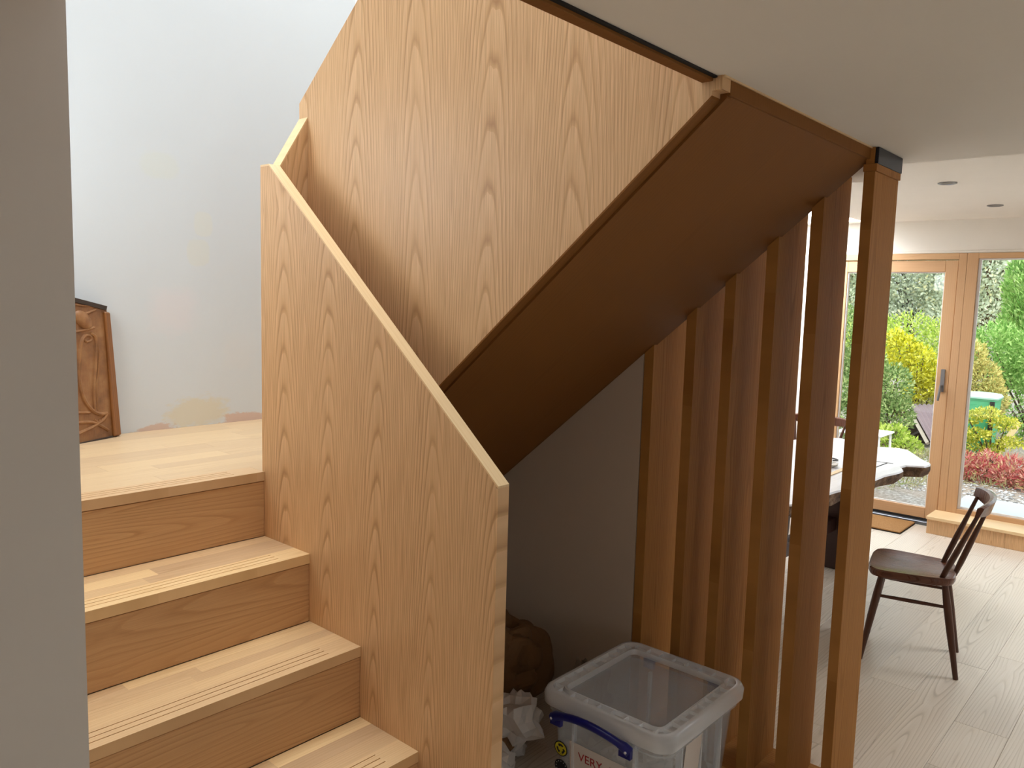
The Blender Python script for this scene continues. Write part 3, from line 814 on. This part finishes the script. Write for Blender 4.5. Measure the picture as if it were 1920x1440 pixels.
crumple('plastic_film', (2.36, 1.675, 0.11), (0.09, 0.09, 0.17), 'film', 8, 0.4, 1.8, 4, 0.001, label='crumpled clear plastic film behind the storage box', cat='plastic film')
crumple('wrapping_paper', (2.015, 1.72, 0.175), (0.10, 0.10, 0.10), 'white_wrap', 21, 0.40, 1.2, 3, None, label='topmost crumpled white wrapping paper beside the clear box', cat='wrapping paper', group='crumpled packing paper')
crumple('wrapping_paper', (1.86, 1.70, 0.075), (0.09, 0.09, 0.08), 'white_wrap', 33, 0.42, 1.2, 3, 0.001, label='lowest crumpled white wrapping paper lying on the floor by the newel', cat='wrapping paper', group='crumpled packing paper')
crumple('packing_paper', (1.94, 1.755, 0.115), (0.075, 0.07, 0.055), 'kraft', 27, 0.45, 1.3, 3, None, label='crumpled brown packing paper between the two white wads', cat='packing paper', group='crumpled packing paper')
crumple('wrapping_paper', (2.05, 1.80, 0.06), (0.10, 0.07, 0.07), 'white_wrap', 45, 0.4, 1.9, 4, 0.001, label='crumpled white wrapping paper tucked behind the brown packing paper', cat='wrapping paper', group='crumpled packing paper')
bm = bmesh.new()
pth = []
for i in range(70):
    a_ = i * 0.36
    pth.append((1.79 + 0.075 * math.cos(a_) + 0.004 * math.sin(i), 1.60 + 0.07 * math.sin(a_), 0.008 + 0.0011 * i))
b_tube(bm, pth, 0.006, 8)
fin('coiled_cable', bm, 'sticker_black', None, 0, True, label='coil of black cable on the floor between newel and box', cat='cable')
# things kept in the box
for i, (c, r3, mt, lb) in enumerate((((2.13, 1.29, 0.13), (0.13, 0.12, 0.09), 'white_wrap', 'crumpled white tissue inside the clear storage box'),
                                     ((2.26, 1.22, 0.10), (0.09, 0.10, 0.075), 'kraft', 'brown padding inside the clear storage box'))):
    crumple('packing_tissue', c, r3, mt, 60 + i, 0.35, 1.8, 4, 0.03, label=lb, cat='packing tissue')

# ------------------------------------------------------------------ chairs
def chair(loc, rz, label):
    t = empty('dining_chair', label, 'chair', 'dark wooden spindle-back dining chairs', loc, rz)
    # seat: rounded shape, slightly dished
    bm = bmesh.new()
    out = []
    nn = 40
    for i in range(nn):
        a_ = 2 * PI * i / nn
        ca, sa = math.cos(a_), math.sin(a_)
        e_ = 0.42
        x_ = math.copysign(abs(ca) ** e_, ca); y_ = math.copysign(abs(sa) ** e_, sa)
        out.append((x_ * (0.186 + 0.022 * y_), y_ * 0.182 + 0.008))
    lv = [(0.86, 0.405), (0.97, 0.412), (1.0, 0.425), (0.995, 0.440), (0.965, 0.4465), (0.80, 0.442), (0.5, 0.437), (0.2, 0.435)]
    b_loft(bm, [[(x * s_, y * s_, z_) for x, y in out] for s_, z_ in lv], True, True)
    fin('seat', bm, 'walnut', t, 0, True)
    for sx_ in (-1, 1):
        for sy_, fx_, fy_, tx_, ty_ in ((1, 0.172, 0.190, 0.135, 0.125), (-1, 0.165, -0.205, 0.125, -0.130)):
            top = Vector((sx_ * tx_, ty_, 0.420)); ft = Vector((sx_ * fx_, fy_, 0.0))
            pa = [top.lerp(ft, q) for q in (0, 0.25, 0.5, 0.8, 1.0)]
            tube('leg', pa, [0.0135, 0.0175, 0.0170, 0.0130, 0.0115], 'walnut_v', t, 10)
        a_ = Vector((sx_ * 0.135, 0.125, 0.42)).lerp(Vector((sx_ * 0.172, 0.19, 0)), 0.26)
        b_ = Vector((sx_ * 0.125, -0.13, 0.42)).lerp(Vector((sx_ * 0.165, -0.205, 0)), 0.26)
        tube('stretcher', [a_, a_.lerp(b_, 0.5), b_], [0.007, 0.0095, 0.007], 'walnut_v', t, 8)
    for x0_, y0_, x1_, y1_ in ((-0.125, -0.112, -0.190, -0.235), (0.0, -0.166, 0.0, -0.277), (0.125, -0.112, 0.190, -0.235)):
        a_, b_ = Vector((x0_, y0_, 0.425)), Vector((x1_, y1_, 0.765))
        tube('spindle', [a_.lerp(b_, q) for q in (0, 0.2, 0.45, 0.8, 1.0)], [0.0105, 0.0135, 0.0135, 0.0095, 0.0085], 'walnut_v', t, 10)
    bm = bmesh.new()
    L0, nn = [], 16
    for i in range(nn + 1):
        q = i / nn * 2 - 1
        x_ = q * 0.235
        y_ = -0.282 + 0.052 * q * q
        h_ = 0.033 * (1 - 0.30 * q ** 4)
        th = 0.011
        tilt = 0.012
        L0.append([(x_, y_ + th, 0.783 - h_), (x_, y_ - th + 0.004, 0.783 - h_ + 0.003), (x_, y_ - th - tilt, 0.783 + h_ - 0.004), (x_, y_ + th * 0.2 - tilt, 0.783 + h_), (x_, y_ + th - tilt * 0.6, 0.783 + h_ - 0.006)])
    b_loft(bm, L0, True, True)
    fin('crest_rail', bm, 'walnut', t, 0, True)
    return t
chair((4.0, 0.97, 0), math.radians(12), 'dark brown spindle-back chair standing alone on the pale floor near the window')
chair((5.80, 2.20, 0), math.radians(90), 'dark brown spindle-back chair half hidden behind the slats beyond the table')

# ------------------------------------------------------------------ live-edge dining table
def slab_mat():
    n = N('pale_slab_top')
    o = n.obj(); X = n.xyz(o)
    g = n.noise(n.comb(n.math('MULTIPLY', X[0], 3.0), n.math('MULTIPLY', X[1], 40.0), 0.0), 1.0, 4.0, 0.6, 0.6)
    n.col(n.ramp(g, [(0.25, S(214, 212, 214)), (0.55, S(230, 229, 233)), (0.8, S(238, 238, 243))]))  # pale grey top, streaked along the slab
    n.rough(0.34)
    return n.m
def bark_mat():
    n = N('bark_edge')
    o = n.obj()
    g = n.noise(o, 22.0, 5.0, 0.65)
    n.col(n.ramp(g, [(0.3, S(56, 40, 28)), (0.55, S(112, 84, 60)), (0.75, S(166, 140, 112))]))
    n.rough(0.85); n.bump(g, 0.8, 0.02)
    return n.m
M['slab'] = slab_mat(); M['bark'] = bark_mat()
tb = empty('dining_table', 'live-edge slab dining table with pale grey top by the garden door', 'table')
outl = [(5.10, 1.195), (5.20, 1.27), (5.32, 1.335), (5.46, 1.415), (5.49, 1.48), (5.42, 1.60), (5.52, 1.74), (5.57, 1.88), (5.46, 2.02), (5.15, 2.10), (4.7, 2.14), (4.2, 2.18), (3.75, 2.16), (3.45, 2.02),
        (3.34, 1.78), (3.36, 1.50), (3.50, 1.375), (3.70, 1.345), (3.90, 1.33), (4.10, 1.30), (4.33, 1.28), (4.50, 1.275), (4.66, 1.245), (4.74, 1.245), (4.79, 1.262), (4.83, 1.285), (4.90, 1.275), (4.93, 1.235), (4.955, 1.19), (5.03, 1.18)]
ZTb = 0.742
def inset(poly, d):
    n_ = len(poly); out = []
    for i in range(n_):
        a_, b_, c_ = Vector(poly[i - 1]), Vector(poly[i]), Vector(poly[(i + 1) % n_])
        t_ = (c_ - a_).normalized(); nr = Vector((-t_.y, t_.x))
        out.append(tuple(b_ + nr * d))
    return out
rg = random.Random(4)
bm = bmesh.new()
b_loft(bm, [[(x, y, ZTb - 0.008) for x, y in outl], [(x, y, ZTb) for x, y in inset(outl, 0.006)]], True, True)
fin('slab_top', bm, 'slab', tb)
bm = bmesh.new()
lo = inset(outl, 0.02)
b_loft(bm, [[(x, y, ZTb - 0.0085) for x, y in outl], [(x + rg.uniform(-.012, .012), y + rg.uniform(-.012, .012), ZTb - 0.035 + rg.uniform(-.006, .006)) for x, y in inset(outl, 0.006)], [(x + rg.uniform(-.015, .015), y + rg.uniform(-.015, .015), ZTb - 0.066 + rg.uniform(-.008, .008)) for x, y in lo]], True, True)
fin('bark_edge', bm, 'bark', tb)
def strip(name, p, q, wd, z, mat, parent):
    p, q = Vector(p), Vector(q); d = (q - p).normalized(); s_ = Vector((-d.y, d.x)) * wd / 2
    bm = bmesh.new()
    b_prism(bm, [tuple(p + s_), tuple(p - s_), tuple(q - s_), tuple(q + s_)], 'Z', z, z + 0.0006)
    return fin(name, bm, mat, parent)
strip('crack', (4.885, 1.46), (4.90, 1.345), 0.012, ZTb + 0.0001, 'dark', tb)
strip('crack', (4.60, 1.385), (4.895, 1.375), 0.008, ZTb + 0.0008, 'dark', tb)
M['maroon'] = plain('dark_table_leg', S(52, 26, 20), 0.5)
for (xa, ya, yb) in ((5.0, 1.50, 1.92), (3.75, 1.50, 1.98)):
    bm = bmesh.new()
    b_prism(bm, [(ya + 0.03, 0.0005), (yb - 0.03, 0.0005), (yb, 0.668), (ya, 0.668)], 'X', xa, xa + 0.07)
    fin('leg', bm, 'maroon', tb, 0.003)
box('rail', (3.821, 4.999, 1.68, 1.74, 0.25, 0.33), 'maroon', tb)
# things lying on the table
box('wooden_ruler', (4.05, 4.55, 1.475, 1.50, ZTb + 0.0012, ZTb + 0.006), 'oak_edge', label='thin wooden ruler lying on the slab table', cat='ruler')
crumple('plastic_bag', (4.50, 1.58, ZTb + 0.014), (0.09, 0.045, 0.014), 'white_wrap', 77, 0.35, 1.8, 4, ZTb + 0.001, label='flattened pale bag on the slab table behind the ruler', cat='bag')
bm = bmesh.new()
b_tube(bm, smooth_path([(4.66, 1.63, ZTb + 0.005), (4.72, 1.60, ZTb + 0.006), (4.76, 1.66, ZTb + 0.005), (4.70, 1.70, ZTb + 0.008), (4.66, 1.66, ZTb + 0.012)]), 0.004, 8)
fin('short_cord', bm, 'sticker_black', None, 0, True, label='short black cord curled on the slab table', cat='cord')
box('paper_sheet', (4.06, 4.42, 1.515, 1.545, ZTb + 0.001, ZTb + 0.0022), 'paper', label='narrow white paper strip on the table beside the ruler', cat='paper')

# door mat
def coir():
    n = N('coir_mat'); o = n.obj()
    g = n.noise(o, 240.0, 2.0, 0.7)
    n.col(n.ramp(g, [(0.3, S(132, 88, 44)), (0.7, S(184, 138, 84))])); n.rough(0.95); n.bump(g, 0.6, 0.006)
    return n.m
M['coir'] = coir()
mt_ = empty('door_mat', 'orange-brown coir door mat in front of the garden door', 'door mat')
box('coir_pile', (6.15, 6.535, 1.606, 2.30, 0.0062, 0.018), 'coir', mt_, 0.003)
box('rubber_backing', (6.148, 6.537, 1.604, 2.302, 0.0006, 0.006), 'dark', mt_)

# ------------------------------------------------------------------ garden
def ground_mat():
    n = N('garden_soil_gravel')
    o = n.obj()
    a = n.noise(o, 26.0, 5.0, 0.7); b = n.noise(o, 0.9, 3.0, 0.6)
    c = n.ramp(a, [(0.28, S(92, 84, 76)), (0.5, S(150, 142, 134)), (0.72, S(206, 200, 194))])
    c = n.mix(n.ramp(b, [(0.45, 0.0), (0.62, 0.7)]), c, S(150, 128, 108))
    n.col(c); n.rough(0.95); n.bump(a, 0.7, 0.03)
    return n.m
M['ground'] = ground_mat()
GZ = -0.15
struct('garden_ground', [(XD + 0.251, 60, -25, 40, GZ - 0.3, GZ)], 'ground')
M['concrete'] = plaster('pale_paving', S(186, 190, 194), 0.12)
pv = empty('paving_slabs', 'pale concrete paving strip outside the tall fixed window', 'paving')
for i in range(4):
    for j in range(2):
        ya = 1.655 - i * 0.6; xa = 7.20 + j * 0.63
        box('slab', (xa, xa + 0.622, ya - 0.592, ya, GZ + 0.0005, GZ + 0.045), 'concrete', pv, 0.004)

def leaves(name, blobs, n, ln, wd, mat, parent, seed, droop=0.0, shell=0.55, upb=0.4, down=None):
    """cluster of pointed leaves spread through ellipsoid clumps"""
    rs = np.random.RandomState(seed)
    B = np.array(blobs, float)
    vol = (B[:, 3] * B[:, 4] * B[:, 5]) ** (2 / 3.0)
    idx = rs.choice(len(B), n, p=vol / vol.sum())
    d = rs.normal(size=(n, 3)); d /= np.linalg.norm(d, axis=1)[:, None]
    rr = shell + (1 - shell) * rs.rand(n) ** 0.6
    c = B[idx, :3] + d * rr[:, None] * B[idx, 3:6]
    g = d * 0.8 + rs.normal(size=(n, 3)) * 0.6 + np.array([0, 0, upb - droop])
    g /= np.linalg.norm(g, axis=1)[:, None]
    s_ = np.cross(g, rs.normal(size=(n, 3))); s_ /= np.linalg.norm(s_, axis=1)[:, None]
    L = ln * (0.6 + 0.8 * rs.rand(n))[:, None]; W = wd * (0.6 + 0.8 * rs.rand(n))[:, None]
    v = np.stack([c, c + g * L * 0.45 + s_ * W * 0.5, c + g * L, c + g * L * 0.45 - s_ * W * 0.5], 1).reshape(-1, 3)
    v[:, 2] = np.maximum(v[:, 2], GZ + 0.003)
    me = bpy.data.meshes.new(name)
    me.from_pydata(v.tolist(), [], [(4 * i, 4 * i + 1, 4 * i + 2, 4 * i + 3) for i in range(n)])
    return new_obj(name, me, mat, parent)
def stems(name, base, tips, r0, mat, parent):
    bm = bmesh.new()
    for t in tips:
        a_, b_ = Vector(base), Vector(t)
        m_ = a_.lerp(b_, 0.5) + Vector((0, 0, 0.05 * (b_ - a_).length))
        b_tube(bm, [a_, m_, b_], [r0, r0 * 0.7, r0 * 0.3], 6)
    return fin(name, bm, mat, parent, 0, True)
M['stem'] = plain('brown_bark', S(84, 66, 50), 0.9)
M['l_yellow'] = leafmat('yellow_leaf', [(0.0, S(140, 156, 60)), (0.22, S(186, 180, 40)), (0.5, S(230, 224, 60)), (1.0, S(246, 244, 130))])
M['l_green'] = leafmat('mid_green_leaf', [(0.0, S(88, 116, 64)), (0.5, S(140, 168, 102)), (1.0, S(206, 216, 154))])
M['l_lime'] = leafmat('lime_leaf', [(0.0, S(130, 160, 60)), (0.5, S(186, 206, 92)), (1.0, S(226, 232, 146))])
M['l_conifer'] = leafmat('conifer_green', [(0.0, S(104, 150, 74)), (0.5, S(150, 192, 104)), (1.0, S(200, 224, 150))])
M['l_far_haze'] = leafmat('far_leaf_hazed', [(0.0, S(178, 190, 168)), (0.5, S(206, 216, 192)), (0.85, S(226, 230, 204)), (1.0, S(236, 230, 178))])  # distance haze put into the leaf colours, paled and greyed
M['l_tan'] = leafmat('straw_leaf', [(0.0, S(140, 132, 70)), (0.4, S(206, 192, 116)), (0.8, S(234, 222, 150)), (1.0, S(140, 168, 92))])
M['l_red'] = leafmat('crimson_leaf', [(0.0, S(158, 70, 74)), (0.4, S(204, 112, 110)), (0.72, S(228, 176, 162)), (1.0, S(190, 188, 116))])
M['l_maple'] = leafmat('yellow_green_leaf', [(0.0, S(120, 140, 40)), (0.5, S(196, 196, 74)), (1.0, S(236, 224, 120))])
M['l_dry'] = leafmat('dry_grass', [(0.0, S(130, 122, 84)), (0.5, S(190, 182, 140)), (1.0, S(140, 160, 90))])

def shrub(name, label, cat, base, blobs, n, ln, wd, mat, seed, group='garden shrubs', nst=7, r0=0.018, **kw):
    t = empty(name, label, cat, group)
    leaves('foliage', blobs, n, ln, wd, mat, t, seed, **kw)
    rg_ = random.Random(seed)
    tips = []
    for i in range(nst):
        b = blobs[i % len(blobs)]
        tips.append((b[0] + rg_.uniform(-.5, .5) * b[3], b[1] + rg_.uniform(-.5, .5) * b[4], b[2] + rg_.uniform(0, .7) * b[5]))
    stems('stem', (base[0], base[1], GZ + 0.0005), tips, r0, 'stem', t)
    return t
# behind the door glass
shrub('yellow_shrub', 'bright yellow shrub seen through the door glass', 'shrub', (12.0, 3.05),
      [(12.0, 3.28, 1.02, .22, .20, .26), (12.0, 3.05, .86, .24, .20, .30), (12.0, 2.86, .66, .22, .16, .26), (12.05, 3.02, .50, .25, .2, .25), (12.0, 3.40, 1.22, .12, .1, .14)], 5000, .055, .03, 'l_yellow', 101)
shrub('evergreen_bush', 'dense green bush at the left of the door glass', 'shrub', (11.0, 3.2),
      [(11.0, 3.12, .62, .35, .26, .32), (10.9, 3.02, .26, .32, .22, .30), (11.0, 3.5, .7, .4, .35, .5), (11.1, 3.75, 1.2, .4, .35, .5), (11.0, 3.55, .15, .4, .35, .35)], 12000, .05, .024, 'l_green', 102)
shrub('low_lime_bush', 'low lime-green bush in front of the fallen shed roof', 'shrub', (10.5, 2.9),
      [(10.5, 2.92, .02, .25, .2, .18), (10.45, 2.72, -.04, .2, .16, .12), (10.55, 3.2, .02, .25, .2, .2)], 1900, .055, .03, 'l_lime', 103)
shrub('lime_hedge', 'lime-green hedge behind the yellow shrub', 'hedge', (14.0, 3.8),
      [(14.0, 4.3, 1.0, .5, .5, .55), (14.0, 3.75, 1.05, .5, .5, .55), (14.0, 3.2, 1.0, .5, .45, .55), (14.0, 3.6, .4, .5, .9, .6), (14.1, 4.9, .9, .5, .5, .7), (14.1, 5.5, .9, .5, .5, .8)], 13000, .06, .03, 'l_lime', 104)
# behind the fixed window
shrub('straw_shrub', 'straw-coloured bushy shrub left in the tall window', 'shrub', (11.5, 2.2),
      [(11.5, 2.30, 1.02, .25, .16, .24), (11.5, 2.18, .74, .28, .22, .28), (11.5, 2.08, .52, .28, .2, .25), (11.5, 2.36, .55, .2, .14, .25)], 6500, .045, .02, 'l_tan', 105)
shrub('green_hedge', 'fresh green hedge behind the straw-coloured shrub', 'hedge', (12.6, 1.7),
      [(12.6, 2.25, 1.08, .4, .36, .42), (12.6, 1.75, 1.02, .4, .42, .48), (12.6, 1.85, .45, .4, .5, .55), (12.6, 1.2, .95, .4, .5, .55), (12.6, 1.2, .35, .4, .5, .5), (12.65, 2.6, 1.0, .3, .2, .4)], 15000, .06, .024, 'l_conifer', 106)
shrub('conifer_tree', 'tall bright green conifer rising behind the hedge', 'tree', (14.5, 1.95),
      [(14.5, 2.02, 1.2, .62, .62, .9), (14.5, 1.98, 2.0, .60, .60, .8), (14.5, 1.95, 2.8, .50, .50, .8), (14.5, 1.95, 3.6, .35, .35, .8), (14.5, 1.95, 4.3, .18, .18, .6)], 24000, .085, .028, 'l_conifer', 107, group='garden trees', upb=1.4, shell=0.7, nst=3, r0=0.08)
shrub('maple_bush', 'small yellow-green maple bush above the red plants', 'shrub', (10.6, 1.85),
      [(10.6, 2.10, .38, .2, .14, .08), (10.55, 1.92, .46, .2, .16, .06), (10.6, 1.75, .36, .2, .16, .07), (10.5, 2.0, .22, .2, .18, .06), (10.6, 1.68, .14, .2, .14, .07), (10.55, 2.12, .10, .2, .14, .12), (10.6, 1.86, .04, .2, .15, .07)], 3200, .038, .018, 'l_maple', 108, nst=9, r0=0.012, shell=0.2)
for i, (x, y, lab) in enumerate(((9.55, 1.92, 'crimson leafy plant closest to the window post'), (9.65, 1.70, 'crimson leafy plant in the middle of the red row'), (9.55, 1.47, 'crimson leafy plant at the right end of the visible red row'), (9.5, 1.22, 'crimson leafy plant furthest from the door in the red row'))):
    shrub('red_plant', lab, 'plant', (x, y), [(x, y, -.02, .22, .14, .16), (x - .12, y + .04, -.06, .2, .13, .10)], 1500, .06, .014, 'l_red', 120 + i, group='red plants along the gravel', nst=5, r0=0.006)
# far trees, the mist put into their leaf colour
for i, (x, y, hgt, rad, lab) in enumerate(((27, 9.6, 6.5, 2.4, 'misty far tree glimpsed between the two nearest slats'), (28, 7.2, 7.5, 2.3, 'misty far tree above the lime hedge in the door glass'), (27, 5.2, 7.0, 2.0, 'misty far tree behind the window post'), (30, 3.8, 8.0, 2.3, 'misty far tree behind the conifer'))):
    shrub('far_tree', lab, 'tree', (x, y), [(x, y, 1.2, rad, rad * .9, 1.6), (x, y + .3, 3.0, rad, rad * .95, 1.8), (x, y - .3, hgt * .7, rad * .8, rad * .75, 2.0)], 30000, .12, .07, 'l_far_haze', 140 + i, group='far trees', nst=5, r0=0.15)
# ground cover
leaves_o = leaves('dry_grass', [(9.0, 2.55, GZ + .02, .9, .55, .05), (9.4, 1.9, GZ + .02, .25, .7, .05), (10.2, 2.7, GZ + .02, .6, .4, .06)], 2600, .07, .012, 'l_dry', None, 160, upb=0.9)
tag(leaves_o, 'dry pale grass and clippings scattered outside the door', 'grass', kind='stuff')
rs = np.random.RandomState(7)
V, Fc = [], []
octa = np.array([(1, 0, 0), (-1, 0, 0), (0, 1, 0), (0, -1, 0), (0, 0, 1), (0, 0, -1)], float)
ofc = [(0, 2, 4), (2, 1, 4), (1, 3, 4), (3, 0, 4), (2, 0, 5), (1, 2, 5), (3, 1, 5), (0, 3, 5)]
for i in range(3200):
    c = np.array([rs.uniform(8.48, 10.6), rs.uniform(0.6, 3.1), GZ + 0.004]); s_ = rs.uniform(.006, .02)
    a_ = rs.uniform(0, 6.28); q = octa * np.array([s_ * rs.uniform(.7, 1.4), s_, s_ * .55])
    q = np.stack([q[:, 0] * np.cos(a_) - q[:, 1] * np.sin(a_), q[:, 0] * np.sin(a_) + q[:, 1] * np.cos(a_), q[:, 2]], 1)
    Fc += [tuple(j + len(V) for j in f) for f in ofc]; V += (q + c).tolist()
me = bpy.data.meshes.new('gravel'); me.from_pydata(V, [], Fc)
M['stone'] = leafmat('gravel_stone', [(0.0, S(110, 106, 104)), (0.5, S(170, 168, 168)), (1.0, S(224, 222, 220))], 0.0)
new_obj('gravel', me, 'stone', None, 'loose grey gravel in front of the red plants', 'gravel', kind='stuff')
# green garden bin
gb = empty('garden_bin', 'green plastic garden bin with pale lid among the shrubs', 'bin', loc=(11.05, 2.08, GZ))
M['bin_green'] = plain('bin_green', S(70, 158, 112), 0.5); M['bin_lid'] = plain('bin_lid', S(176, 212, 204), 0.5)
bm = bmesh.new()
b_loft(bm, [[(x, y, z) for x, y in rrect(-w_, w_, -w_, w_, .04, 4)] for w_, z in ((.15, .001), (.180, .72), (.186, .72), (.186, .74))], True, True)
fin('body', bm, 'bin_green', gb, 0, True)
bm = bmesh.new()
b_loft(bm, [[(x, y, z) for x, y in rrect(-w_, w_, -w_, w_, .05, 4)] for w_, z in ((.195, .741), (.20, .76), (.18, .79), (.10, .805))], True, True)
fin('lid', bm, 'bin_lid', gb, 0, True)
box('side_strap', (-.20, -.181, -.17, -.12, .3, .72), 'sticker_black', gb)
box('timber_offcut', (11.2, 11.24, 1.86, 2.02, GZ + .0005, GZ + .03), 'oak_edge', label='pale timber offcut leaning beside the green bin', cat='timber')
to = bpy.data.objects['timber_offcut']
for v in to.data.vertices: v.co -= Vector((11.22, 1.94, GZ))
for v in to.data.vertices: v.co.z *= 16; v.co.y *= 0.4
to.location = (11.22, 1.93, GZ + 0.02); to.rotation_euler = (math.radians(28), 0, 0)
# fallen corrugated shed roof
sr = empty('shed_roof', 'fallen corrugated roof sheet propped on dark timbers in the garden', 'roof sheet')
A_, B_, C_, D_ = Vector((11.85, 3.10, .33)), Vector((11.95, 2.45, .40)), Vector((11.25, 2.05, -.10)), Vector((11.25, 2.66, -.06))
bm = bmesh.new()
nu, nv = 48, 2
gridv = []
for j in range(nv + 1):
    row = []
    for i in range(nu + 1):
        s_, t_ = i / nu, j / nv
        p = (A_.lerp(B_, s_)).lerp(D_.lerp(C_, s_), t_)
        row.append(bm.verts.new(p + Vector((0, 0, 0.012 * math.sin(s_ * 2 * PI * 12)))))
    gridv.append(row)
for j in range(nv):
    for i in range(nu):
        bm.faces.new((gridv[j][i], gridv[j][i + 1], gridv[j + 1][i + 1], gridv[j + 1][i]))
gg = bmesh.ops.extrude_face_region(bm, geom=list(bm.faces))
bmesh.ops.translate(bm, verts=[v for v in gg['geom'] if isinstance(v, bmesh.types.BMVert)], vec=(0, 0, -0.006))
fin('corrugated_sheet', bm, plain('weathered_sheet', S(150, 132, 140), 0.7), sr, 0, False)
tube('edge_batten', [A_ + Vector((0, .03, -.03)), D_ + Vector((0, .03, -.03))], 0.028, plain('pale_batten', S(188, 176, 164), 0.8), sr, 4, False)
tube('prop_timber', [(11.7, 3.05, GZ + .02), (11.6, 2.6, .20)], 0.035, 'carve_dark', sr, 4, False)
tube('prop_timber', [(11.5, 2.95, GZ + .03), (11.45, 2.45, GZ + .10)], 0.035, 'carve_dark', sr, 4, False)
box('under_roof_shade', (11.75, 11.79, 2.35, 3.08, GZ + .001, .22), 'carve_dark', sr)  # dark sheet put in for the shade under the roof
# white garden table
gt = empty('garden_table', 'small white metal garden table outside behind the dining table', 'table', loc=(8.8, 2.72, GZ))
box('table_top', (-.22, .22, -.23, .23, .468, .486), 'white_metal', gt, 0.003)
for x in (-.19, .19):
    for y in (-.20, .20):
        tube('leg', [(x, y, .467), (x * 1.05, y * 1.05, .001)], 0.012, 'white_metal', gt, 8)
